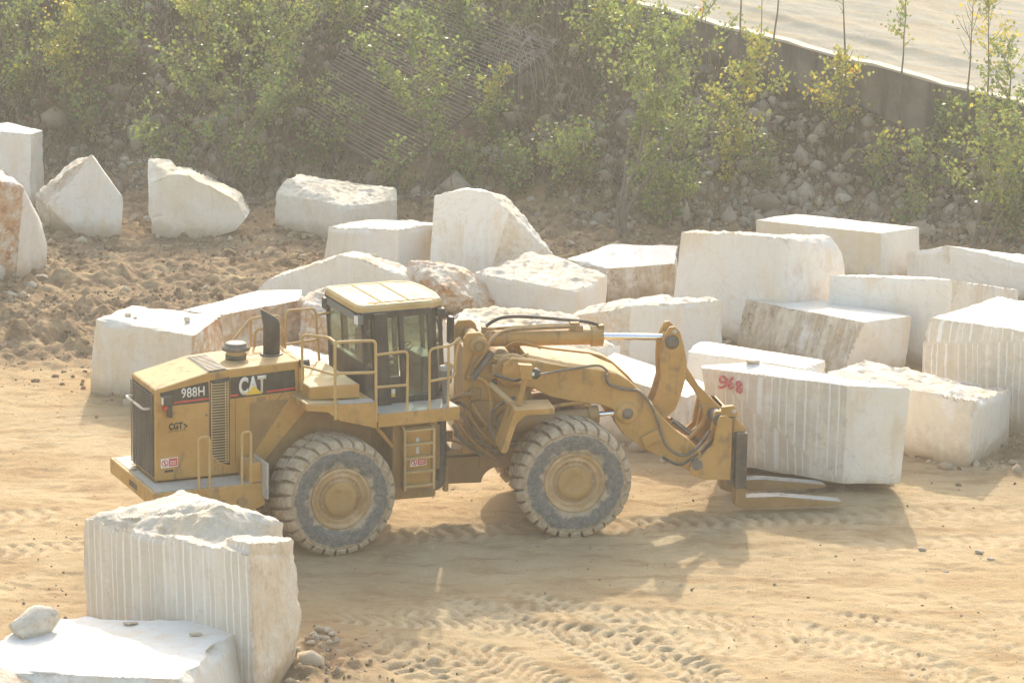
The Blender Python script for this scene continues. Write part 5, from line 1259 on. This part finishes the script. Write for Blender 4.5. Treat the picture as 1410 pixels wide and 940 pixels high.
# base point, top row, half width (photograph), leaves, hue, extras, label
TR = [
 ((92, 178), 18, 46, 900, .55, dict(f0=.30), 'yellowing young tree with a rounded crown at the upper left'),
 ((318, 268), 70, 82, 1700, .34, dict(f0=.12, multi=3), 'bushy green young tree on several stems above the wedge shaped block'),
 ((392, 190), -20, 58, 1900, .36, dict(f0=.08, leaf=.08), 'tall glinting green tree just left of the leaning rod panel'),
 ((577, 268), 28, 68, 1700, .30, dict(f0=.22), 'slim green poplar sapling in front of the rod panel'),
 ((677, 220), 96, 27, 480, .46, dict(f0=.25), 'small light green sapling at the right end of the rod panel'),
 ((852, 322), 12, 88, 2300, .34, dict(f0=.26, multi=3, lean=(-.05, 0)), 'large open green tree in the middle of the slope with thin bare lower stems'),
 ((990, 262), 50, 48, 1300, .56, dict(f0=.08, multi=2), 'upright yellow green tree below the left part of the retaining wall'),
 ((1158, 205), 76, 38, 620, .62, dict(f0=.15), 'narrow golden leaved sapling in front of the retaining wall'),
 ((1345, 340), 140, 80, 1700, .44, dict(f0=.18, multi=3), 'broad pale green bush at the right edge above the blocks'),
 ((1205, 262), 178, 30, 300, .48, dict(f0=.1, multi=2), 'small light green shrub on the stony slope under the wall'),
 ((1238, 318), 246, 20, 240, .44, dict(f0=.1, multi=2), 'knee high green shrub just behind the rearmost cream block'),
 ((940, 308), 108, 40, 900, .33, dict(f0=.12, multi=2), 'leafy green sapling right of the large open tree'),
 ((920, 318), 236, 45, 560, .28, dict(f0=.05, multi=3), 'low dark green shrub behind the tallest pinkish block'),
 ((262, 150), -26, 66, 1500, .48, dict(f0=.1, multi=2), 'yellow green tree reaching out of the top edge right of the yellowing round one'),
 ((178, 120), -40, 44, 700, .30, dict(f0=.1, multi=3), 'dark green bush at the top edge left of centre'),
 ((28, 150), -20, 46, 800, .24, dict(f0=.1, multi=3), 'dark green bush in the upper left corner'),
 ((22, 165), 98, 22, 160, .44, dict(f0=.3), 'small pale sapling at the left edge above the smooth pale block'),
 ((620, 105), -40, 62, 1200, .34, dict(f0=.05, multi=3), 'green bush at the top edge above the rod panel'),
 ((480, 70), -60, 42, 700, .44, dict(f0=.1, multi=2), 'yellowish bush at the top edge between the glinting tree and the rod panel'),
 ((815, 92), -50, 58, 1100, .42, dict(f0=.05, multi=3), 'bright green bush at the upper end of the retaining wall'),
 ((885, 130), 10, 40, 560, .38, dict(f0=.05, multi=2), 'thin green bush against the upper part of the retaining wall'),
 ((1300, 205), 132, 36, 330, .40, dict(f0=.1, multi=2), 'small green bush at the foot of the wall near the bare twigged tree'),
 ((1400, 255), 60, 44, 650, .42, dict(f0=.12), 'pale green tree cut off by the right edge in front of the wall'),
 ((755, 275), 182, 40, 330, .44, dict(f0=.15, multi=2), 'straggling shrub with yellow tips left of the large open tree'),
 ((120, 205), 110, 52, 420, .22, dict(f0=.05, multi=4), 'dull grey green bush below the yellowing round tree'),
 ((240, 250), 160, 46, 420, .26, dict(f0=.05, multi=4), 'dark low bush between the tipped cube and the wedge shaped block'),
 ((450, 230), 180, 36, 260, .28, dict(f0=.05, multi=3), 'low bush at the lower left corner of the rod panel'),
 ((700, 60), -50, 40, 420, .22, dict(f0=.05, multi=4), 'dim green bush at the top edge left of the bright green one'),
 ((545, 270), 200, 30, 280, .30, dict(f0=.05, multi=3), 'small shrub hiding the lower corner of the rod panel'),
 ((462, 222), 118, 34, 320, .30, dict(f0=.05, multi=3), 'shrub in front of the left beam of the rod panel'),
 ((702, 268), 190, 40, 380, .27, dict(f0=.05, multi=4), 'dull bush below the small light green sapling'),
 ((640, 262), 205, 28, 260, .29, dict(f0=.05, multi=3), 'low bush just above the leaning triangular block'),
 ((1052, 262), 186, 34, 260, .42, dict(f0=.08, multi=3), 'small shrub between the upright yellow green tree and the golden leaved sapling'),
 ((1278, 275), 192, 36, 400, .42, dict(f0=.08, multi=3), 'pale shrub left of the broad pale green bush'),
 ((1392, 335), 232, 36, 480, .40, dict(f0=.08, multi=3), 'leafy shrub touching the right edge just above the white block'),
 ((135, 100), -40, 40, 560, .30, dict(f0=.08, multi=3), 'bush at the top edge just right of the yellowing young tree'),
 ((798, 262), 160, 40, 460, .29, dict(f0=.05, multi=4), 'greyish bush under the left side of the large open tree'),
 ((345, 60), -60, 50, 900, .44, dict(f0=.05, multi=3), 'light green bush at the top edge behind the glinting tree'),
]
for i, (bp, top, hw, nl, hue, kw, lab) in enumerate(TR):
    b0 = at_px(*bp); dist = np.linalg.norm(np.array(b0)-_C); px = FPX/dist
    make_tree(b0, (bp[1]-top)/px/.985, hw/px, int(nl*1.3), hue, lab, name='young_tree' if (bp[1]-top) > 100 else 'shrub', cat='tree' if (bp[1]-top) > 100 else 'shrub', group='trees and shrubs on the quarry slope', seed=100+i, limbs=26, **kw)
# slender trees rising beside the retaining wall
for i, (bp, h, nl, r, hue, lab) in enumerate([
    ((1019, 108), 3.9, 25, .35, .8, 'leftmost of the bare stemmed slender trees along the wall'),
    ((1047, 118), 3.6, 14, .3, .7, 'thinnest bare stemmed slender tree along the wall'),
    ((1066, 132), 4.2, 60, .5, .4, 'crooked bare stemmed slender tree in the middle of the wall'),
    ((1166, 150), 4.4, 60, .5, .4, 'straight slender tree with a dark thick stem behind the golden leaved sapling'),
    ((1240, 182), 3.9, 200, .45, .42, 'slender tree with a leafy green head touching the top edge'),
    ((1325, 205), 4.2, 18, .7, .6, 'slender bare tree with fine spreading twigs near the right end of the wall'),
    ((1352, 215), 4.1, 330, .5, .6, 'slender tree with a golden head at the upper right corner'),
    ((972, 92), 2.4, 40, .4, .9, 'short slender tree with a few reddish leaves at the upper end of the wall')]):
    b0 = at_px(*bp)
    make_tree(b0, h, r, nl, hue, lab, name='slender_tree', group='slender trees beside the retaining wall', f0=.55, seed=300+i, limbs=14, tr=.035 if i not in (1, 7) else .02, spread=.14)
# bare drooping shrub by the rod panel
rng = np.random.default_rng(5)
b0 = np.array(at_px(716, 160)); e = empty('bare_shrub', b0); tag(e, 'leafless pale shrub with drooping twigs right of the small light green sapling', 'shrub', 'trees and shrubs on the quarry slope')
tb = MB(); tb.tube([(0, 0, -.1), (.03, 0, .8), (-.05, 0, 1.6), (0, .05, 2.3)], [.03, .025, .02, .012], 6); tb.build('trunk', M['bark'], e)
tb = MB()
for k in range(26):
    z = rng.uniform(.9, 2.2); az = rng.uniform(0, 2*PI); L = rng.uniform(.4, 1.0); d = np.array([math.cos(az), math.sin(az)*.6])
    tb.tube([(0, 0, z), (d[0]*L*.4, d[1]*L*.4, z+.2), (d[0]*L*.75, d[1]*L*.75, z+.05), (d[0]*L*.95, d[1]*L*.95, z-.35), (d[0]*L, d[1]*L, z-.8)], [.009, .008, .007, .006, .005], 4, cap=False)
tb.build('twigs', M['rod'], e)

# leaning panel of parallel rods
pn = empty('rod_panel', at_px(520, 200)); tag(pn, 'large panel of thin parallel steel rods leaning on the slope among the trees', 'rod panel')
o3 = np.array(pn.location)
def up_(u, v, k): q = np.array(at_px(u, v)); return q + np.array([0, -.32*k, .42*k]) - o3
La, Lb = up_(421, 182, 1), up_(528, -6, 1.6); Ra, Rb = up_(542, 246, .6), up_(764, 84, 1.2)
b = MB()
for k in range(46):
    t = k/45; a = La+(Lb-La)*t; c = Ra+(Rb-Ra)*t; mm = (a+c)/2 + np.array([0, 0, -.05+.02*math.sin(k*1.7)])
    b.tube([a, mm, c], .0085, 5, cap=False)
b.build('rods', M['rod'], pn)
b = MB(); dlt = np.array([0, .04, -.06]); b.tube([La+dlt, Lb+dlt], .05, 6); b.build('side_beam', M['beam'], pn)
b = MB(); b.tube([Ra+dlt, Rb+dlt], .06, 6); b.build('side_beam', M['beam'], pn)
b = MB(); b.tube([La+dlt*2, Ra+dlt*2], .07, 6); b.build('lower_beam', M['beam'], pn)
PQ = np.array([La, Lb, Rb, Ra])[:, :2] + o3[:2]
def panelmask(x, y):
    ins = np.ones(len(x), bool); ar = sum(PQ[i][0]*PQ[(i+1) % 4][1]-PQ[(i+1) % 4][0]*PQ[i][1] for i in range(4))
    for i in range(4):
        p0, p1 = PQ[i], PQ[(i+1) % 4]; ins &= (((p1[0]-p0[0])*(y-p0[1])-(p1[1]-p0[1])*(x-p0[0]))*np.sign(ar) > -.15)
    return ~ins
# rubble, ground cover and dry grass on the slope: nobody could count them
rng = np.random.default_rng(77)
ico = bmesh.new(); bmesh.ops.create_icosphere(ico, subdivisions=1, radius=1); IV = np.array([v.co[:] for v in ico.verts]); IF = np.array([[v.index for v in f.verts] for f in ico.faces]); ico.free()
def scatter_stones(n, xr, tr_, size, name, dens, huem=.4, mat='stone'):
    x = rng.uniform(*xr, n*3); t = rng.uniform(*tr_, n*3); y = np.interp(x, BX, BYv)+t
    keep = rng.uniform(0, 1, n*3) < dens(x, y, t); x, y = x[keep][:n], y[keep][:n]; n = len(x)
    z = zats(x, y); s = size*np.exp(rng.normal(size=n)*.55)
    V = np.repeat(IV[None], n, 0)*(1+rng.normal(size=(n, 12 if len(IV) == 12 else len(IV), 1))*.26)
    V = V*(s[:, None]*rng.uniform(.6, 1.3, (n, 3)))[:, None, :]
    a = rng.uniform(0, 2*PI, n); ca, sa = np.cos(a)[:, None], np.sin(a)[:, None]
    tl = rng.normal(size=n)*.5; ct, st_ = np.cos(tl)[:, None], np.sin(tl)[:, None]
    X0, Y0, Z0 = V[..., 0], V[..., 1], V[..., 2]
    Y0, Z0 = Y0*ct-Z0*st_, Y0*st_+Z0*ct; X0, Y0 = X0*ca-Y0*sa, X0*sa+Y0*ca
    V = np.stack([X0+x[:, None], Y0+y[:, None], Z0+(z+s*.15)[:, None]], -1).reshape(-1, 3)
    Fq = (IF[None]+(np.arange(n)*len(IV))[:, None, None]).reshape(-1, 3)
    hu = np.repeat(np.clip(huem+rng.normal(size=n)*.22, 0, 1), len(IV))
    o = np_obj(name, V, Fq, [M[mat]], attrs={'hue': ('POINT', hu)}); o['kind'] = 'stuff'; return o
wallmask = lambda x, y: (((x-W0[0])*WN[0]+(y-W0[1])*WN[1]) < -.25) | (((x-W0[0])*WD[0]+(y-W0[1])*WD[1]) > WL+1)
scatter_stones(9000, (-16, 17), (-.8, 8), .055, 'rubble', lambda x, y, t: panelmask(x, y)*wallmask(x, y)*np.clip(.35+.5*vnoise(np.stack([x*.5, y*.5, 0*x], -1), 3)+.3*(x > 4)-.04*t, .05, 1), .42)
scatter_stones(2200, (-16, 17), (-.6, 7), .085, 'loose_stones', lambda x, y, t: panelmask(x, y)*wallmask(x, y)*np.clip(.3+.5*vnoise(np.stack([x*.4, y*.4, 0*x], -1), 9)+.25*(x > 4)-.06*t, .03, 1), .46)
# clods and chips on the churned ground
def scatter_ground(n, size, name, cond, huem, mat='stone'):
    x = rng.uniform(-13, 15, n*8); y = rng.uniform(-14, 26, n*8); k = rng.uniform(0, 1, n*8) < cond(x, y); x, y = x[k][:n], y[k][:n]; n = len(x)
    z = zats(x, y); s = size*np.exp(rng.normal(size=n)*.5)
    V = np.repeat(IV[None], n, 0)*(1+rng.normal(size=(n, len(IV), 1))*.18)*(s[:, None]*rng.uniform(.6, 1.3, (n, 3)))[:, None, :]
    V = (V+np.stack([x, y, z+s*.2], -1)[:, None, :]).reshape(-1, 3)
    Fq = (IF[None]+(np.arange(n)*len(IV))[:, None, None]).reshape(-1, 3)
    o = np_obj(name, V, Fq, [M[mat]], attrs={'hue': ('POINT', np.repeat(np.clip(huem+rng.normal(size=n)*.25, 0, 1), len(IV)))}); o['kind'] = 'stuff'
def wetat(x, y):
    r = np.clip((y - np.interp(x, [-14, -9, -5, -3, 0, 4, 9, 15], [5.5, 9.0, 8.0, 11.5, 14, 16, 15, 10]))/2.5, 0, 1)
    return np.clip(r + np.exp(-(((x+1.9)/1.6)**2 + ((y+8.2)/1.2)**2))*1.2 + np.exp(-(((x-11.2)/1.2)**2+((y-4.6)/1.5)**2)), 0, 1)
scatter_ground(7000, .030, 'earth_clods', lambda x, y: wetat(x, y)*np.clip(.4+.6*vnoise(np.stack([x*.7, y*.7, 0*x], -1), 4), 0, 1), .22, 'clod')
scatter_ground(5000, .011, 'gravel', lambda x, y: np.clip(.3+.6*vnoise(np.stack([x*.4, y*.6, 0*x], -1), 14), .03, 1), .45, 'clod')
xs_ = []
for lv in BASES:
    if len(lv) == 0: continue
    k = rng.integers(0, len(lv), 70); xs_.append(lv[k][:, :2] + rng.normal(size=(70, 2))*np.array([.16, .16]) + np.array([0, -.10]))
xs_ = np.concatenate(xs_)
def scatter_at(xy, size, name, huem, mat):
    n = len(xy); s = size*np.exp(rng.normal(size=n)*.6); z = zats(xy[:, 0], xy[:, 1])
    V = np.repeat(IV[None], n, 0)*(1+rng.normal(size=(n, len(IV), 1))*.25)*(s[:, None]*rng.uniform(.6, 1.3, (n, 3)))[:, None, :]
    V = (V+np.stack([xy[:, 0], xy[:, 1], z+s*.25], -1)[:, None, :]).reshape(-1, 3); Fq = (IF[None]+(np.arange(n)*len(IV))[:, None, None]).reshape(-1, 3)
    o = np_obj(name, V, Fq, [M[mat]], attrs={'hue': ('POINT', np.repeat(np.clip(huem+rng.normal(size=n)*.3, 0, 1), len(IV)))}); o['kind'] = 'stuff'
scatter_at(xs_, .032, 'stone_chips', .6, 'clod')
# ground cover
n = 850; x = rng.uniform(-16, 16, n*4); t = rng.uniform(.4, 12, n*4)
den = np.clip(.55 + .5*vnoise(np.stack([x*.35, t*.35, 0*x], -1), 6) - .45*(x > 4.5) - .25*np.exp(-((x+9)/2.5)**2)*(t < 3) - .35*(t < 1.2), .02, 1)
y = np.interp(x, BX, BYv)+t; k = (rng.uniform(0, 1, n*4) < den) & wallmask(x, y) & panelmask(x, y); x, y = x[k][:n], y[k][:n]; n = len(x)
z = zats(x, y); rr = rng.uniform(.12, .42, n); npl = 48
C_ = np.stack([x, y, z], -1)[:, None, :] + rng.normal(size=(n, npl, 3))*np.array([1, 1, .75])*rr[:, None, None]*.55 + np.array([0, 0, .5])*rr[:, None, None]
hu = np.clip(np.repeat(.12+.14*rng.normal(size=n), npl)+rng.normal(size=n*npl)*.08, 0, .9); va = np.repeat(rng.uniform(.9, 2.4, n), npl)
V, Fq, hu, va = leaves(C_.reshape(-1, 3), .075, rng, hu, va)
o = np_obj('undergrowth', V, Fq, [M['leaf']], attrs={'hue': ('POINT', hu), 'val': ('POINT', va)}); o['kind'] = 'stuff'
n = 15000; x = rng.uniform(-16, 16, n*4); t = rng.uniform(-.3, 12, n*4); y = np.interp(x, BX, BYv)+t
den = np.clip(.45+.6*vnoise(np.stack([x*.5, t*.5, 0*x], -1), 16) - .3*(x > 4.5), .04, 1); k = (rng.uniform(0, 1, n*4) < den) & wallmask(x, y) & panelmask(x, y); x, y = x[k][:n], y[k][:n]; n = len(x); z = zats(x, y)
L = rng.uniform(.2, .75, n)[:, None]; d = rng.normal(size=(n, 3))*.45; d[:, 2] = 1; d /= np.linalg.norm(d, axis=1)[:, None]
B_ = np.stack([x, y, z-.02], -1); wv = np.cross(d, rng.normal(size=(n, 3))); wv /= np.linalg.norm(wv, axis=1)[:, None]; bendv = rng.normal(size=(n, 3))*.025; bendv[:, 2] = -.03
V = np.stack([B_-wv*.008, B_+wv*.008, B_+d*L*.6+wv*.006, B_+d*L+bendv], 1).reshape(-1, 3)
o = np_obj('dry_grass', V, np.arange(4*n).reshape(n, 4), [M['dry']], attrs={'hue': ('POINT', np.repeat(rng.uniform(0, 1, n), 4))}); o['kind'] = 'stuff'
# single stones one can tell apart on the slope
def stone(c, s, name, label, group, mat, cat, seed, rust=.1, flat_=.75, res=3):
    bm = bmesh.new(); bmesh.ops.create_icosphere(bm, subdivisions=res, radius=1)
    rg = np.random.default_rng(seed); V = np.array([v.co[:] for v in bm.verts]); Fq = np.array([[v.index for v in f.verts] for f in bm.faces]); bm.free()
    for _ in range(9):                                                # knock flat facets off the ball
        nn = rg.normal(size=3); nn /= np.linalg.norm(nn); dd = V@nn; lim = rg.uniform(.45, .8); V = V - np.clip(dd-lim, 0, None)[:, None]*nn
    V = V*(1+fbm(V+seed, .5, 3, seed)[:, None]*.12)*np.array([1.0, .8, flat_])*rg.uniform(.85, 1.15, 3)*s
    n_ = len(V); at = {k: ('POINT', np.full(n_, v)) for k, v in dict(rough=.9, rib=0, stain=.35, rust=rust, warm=.7, ribu=0, hue=.95).items()}
    o = bpy.data.objects.new(name, np_mesh(name, V, Fq, [M[mat]], smooth=False, attrs=at)); COL.objects.link(o); o.location = c
    return tag(o, label, cat, group)
for i, (u, v, s, lab) in enumerate([
    (182, 180, 9, 'round pale stone on the slope above the tipped cube'), (101, 214, 9, 'grey stone left of the tip of the tipped cube'), (73, 222, 8, 'pale stone beside the right end of the smooth pale block'),
    (170, 222, 13, 'upright slab of stone behind the tipped cube'), (358, 240, 11, 'squarish stone between the wedge shaped block and the long grey white block'), (486, 243, 9, 'grey stone lying above the top of the long grey white block'),
    (511, 246, 12, 'larger white stone under the lower beam of the rod panel'), (186, 300, 11, 'tan stone on the ground between the tipped cube and the wedge'), (203, 302, 10, 'tan stone touching the left side of the wedge shaped block'),
    (786, 336, 12, 'pale stone at the right foot of the leaning triangular block'), (818, 310, 8, 'tan stone under the large open tree'), (975, 240, 12, 'grey stone below the upright yellow green tree'),
    (1118, 194, 15, 'large pale stone under the retaining wall'), (1073, 164, 11, 'grey stone high up near the wall'), (1091, 232, 9, 'small pale stone in the middle of the stony slope'),
    (1160, 276, 17, 'large grey stone behind the rearmost cream block'), (1129, 281, 13, 'flat grey stone left of the large grey stone'), (752, 196, 9, 'grey stone left of the large open tree crown'),
    (1000, 262, 8, 'stone low on the slope behind the tallest block'), (60, 430, 0, '')]):
    if not s: continue
    s *= .78
    q = at_px(u, v+s*.4); px = FPX/np.linalg.norm(np.array(q)-_C); stone((q[0], q[1], q[2]+s/px*.35), s/px, 'slope_stone', lab, 'single stones on the slope', 'stone', 'stone', 500+i)

# ------------------------------------------------------------------ small things
# red sprayed number on the grooved block: strokes laid onto the face
def strokes(block_o, letters, n_hint, wd=.021):
    me = block_o.data; bv = BVHTree.FromPolygons([v.co[:] for v in me.vertices], [p_.vertices[:] for p_ in me.polygons]); org = Vector(block_o.location); b = MB()
    for s in letters:
        pts = bend([(u, v, 0) for u, v in s], 3.0, 5); dense = []
        for a, c in zip(pts, pts[1:]):
            for k in range(4): dense.append(a+(c-a)*k/4)
        dense.append(pts[-1]); W_ = []
        for q in dense:
            o_ = Vector(_C)-org; d = Vector(ray(q.x, q.y)); loc, nor, i, dd = bv.ray_cast(o_, d)
            if loc is not None: W_.append((loc, nor))
        vs = []; fs = []; th = .004
        for i, (l, nn) in enumerate(W_):
            t = (W_[min(i+1, len(W_)-1)][0]-W_[max(i-1, 0)][0]).normalized(); fn = Vector((-.17, -.97, .12)).normalized(); sd = t.cross(fn).normalized()*wd
            l2 = l+fn*.028
            vs += [l2-sd, l2+sd, l2+sd-fn*.03, l2-sd-fn*.03]
        for i in range(len(W_)-1):
            for k in range(4): fs.append((4*i+k, 4*i+(k+1) % 4, 4*i+4+(k+1) % 4, 4*i+4+k))
        if len(W_) > 1: b.add(vs, fs + [(0, 1, 2, 3), tuple(4*(len(W_)-1)+k for k in (3, 2, 1, 0))])
    return b.build('painted_number', M['spray'], block_o)
strokes(Bk['b21'], [[(1000, 521), (995, 517), (990.5, 521), (993, 527), (999.5, 526), (1001, 520), (1000, 530), (994, 534), (989, 531.5)],
                    [(1010, 519), (1005, 524), (1003, 531), (1006, 535.5), (1010.5, 532), (1008, 527.5), (1004, 530)],
                    [(1021, 528), (1017, 524.5), (1013.5, 528), (1017, 532), (1022, 536), (1019.5, 541), (1014.5, 538.5), (1015.5, 533.5), (1020, 530.5), (1021, 528)]], None)
# stones lying on blocks
def on_block(name, u, v, rpx, lab, group, seed, mat='marble', flat_=.7, rust=.05, cat='stone'):
    dg = bpy.context.evaluated_depsgraph_get(); dg.update()
    ok, loc, nor, idx_, ob, mx = S.ray_cast(dg, Vector(_C), Vector(ray(u, v)))
    px = FPX/(loc-Vector(_C)).length; s = rpx/px
    return stone(loc+Vector((0, 0, s*flat_*.55)), s, name, lab, group, mat, cat, seed, rust, flat_, 3)
on_block('loose_stone', 177, 436, 7, 'larger of two loose stones side by side on the big pale block', 'stones lying on blocks', 601, flat_=.6)
on_block('loose_stone', 187, 438.5, 4, 'smaller of two loose stones side by side on the big pale block', 'stones lying on blocks', 602, flat_=.5)
on_block('loose_stone', 257, 444, 4.5, 'upright pale stone near the right corner of the big pale block', 'stones lying on blocks', 603, flat_=1.3)
on_block('loose_stone', 1034, 500.5, 11, 'grey stone on top of the numbered block', 'stones lying on blocks', 604, flat_=.45)
on_block('boulder', 47, 872, 44, 'round rugged white boulder sitting on the low white slab', 'stones lying on blocks', 605, 'marble', .62, .0, 'boulder')
on_block('loose_stone', 180, 859, 11, 'flat tan chip on the low white slab', 'stones lying on blocks', 606, flat_=.25, rust=.4)
on_block('loose_stone', 272, 874, 13, 'flat grey flake at the right end of the low white slab', 'stones lying on blocks', 607, flat_=.22)
on_block('boulder', 10, 968, 52, 'rough tan boulder peeping in at the bottom left corner', 'stones lying on blocks', 608, 'marble', .7, .5, 'boulder')
# heap of stones and single stones on the ground
rng = np.random.default_rng(9)
HEAP = [(430, 868, 8), (440, 864, 9), (450, 866, 8), (458, 873, 7), (445, 876, 9), (434, 880, 7), (455, 882, 6), (463, 880, 6), (441, 886, 6), (427, 884, 7), (450, 888, 5), (421, 876, 6)]
for i, (u, v, r) in enumerate(HEAP):
    g = G(u, v+r*.5); px = FPX/np.linalg.norm(g-_C); s = r/px
    stone((g[0], g[1], zat(g[0], g[1])+s*.35), s, 'heap_stone', 'broken grey stone in the small heap right of the nearest tall block', 'stones of the small heap', 'stone', 'stone', 700+i, res=2)
for i, (u, v, r, lab) in enumerate([(467, 893, 6.5, 'small white stone just in front of the heap of stones'), (1270, 757, 6, 'grey stone lying alone on the sand at the right'), (1302, 785, 4.5, 'small grey stone on the sand below the lone grey one'),
    (1348, 760, 9, 'flat pale stone left in the whitish patch at the right'), (1365, 769, 6, 'flat grey stone right in the whitish patch at the right'), (1394, 640, 8, 'flat white stone on the ground beside the smooth right end of the yellowish block'),
    (1067, 802, 3.5, 'dark pebble on the sand below the forks'), (937, 806, 3.5, 'pebble at the tip of the lever shadow'), (60, 432, 0, ''), (44, 400, 10, 'grey stone on the ground before the reddish block'), (58, 392, 8, 'smaller stone on the ground before the reddish block'), (16, 412, 9, 'grey stone at the left edge below the reddish block')]):
    if not r: continue
    g = G(u, v); px = FPX/np.linalg.norm(g-_C); s = r/px
    stone((g[0], g[1], zat(g[0], g[1])+s*.2), s, 'ground_stone', lab, 'single stones on the ground', 'marble' if 'white' in lab or 'pale' in lab else 'stone', 'stone', 740+i, flat_=.35 if 'flat' in lab else .7)
# ------------------------------------------------------------------ haze
mv = bpy.data.materials.new('dusty_air'); mv.use_nodes = True
t = mv.node_tree; t.nodes.remove(t.nodes['Principled BSDF'])
pv = t.nodes.new('ShaderNodeVolumePrincipled'); pv.inputs['Color'].default_value = (.97, .955, .93, 1)
pv.inputs['Density'].default_value = HAZE_DENSITY; pv.inputs['Anisotropy'].default_value = .35
t.links.new(pv.outputs[0], t.nodes['Material Output'].inputs['Volume'])
mb = MB(); mb.box(-122, 122, -72, 122, -3.5, 26); hz = mb.build('haze', mv); hz['kind'] = 'stuff'
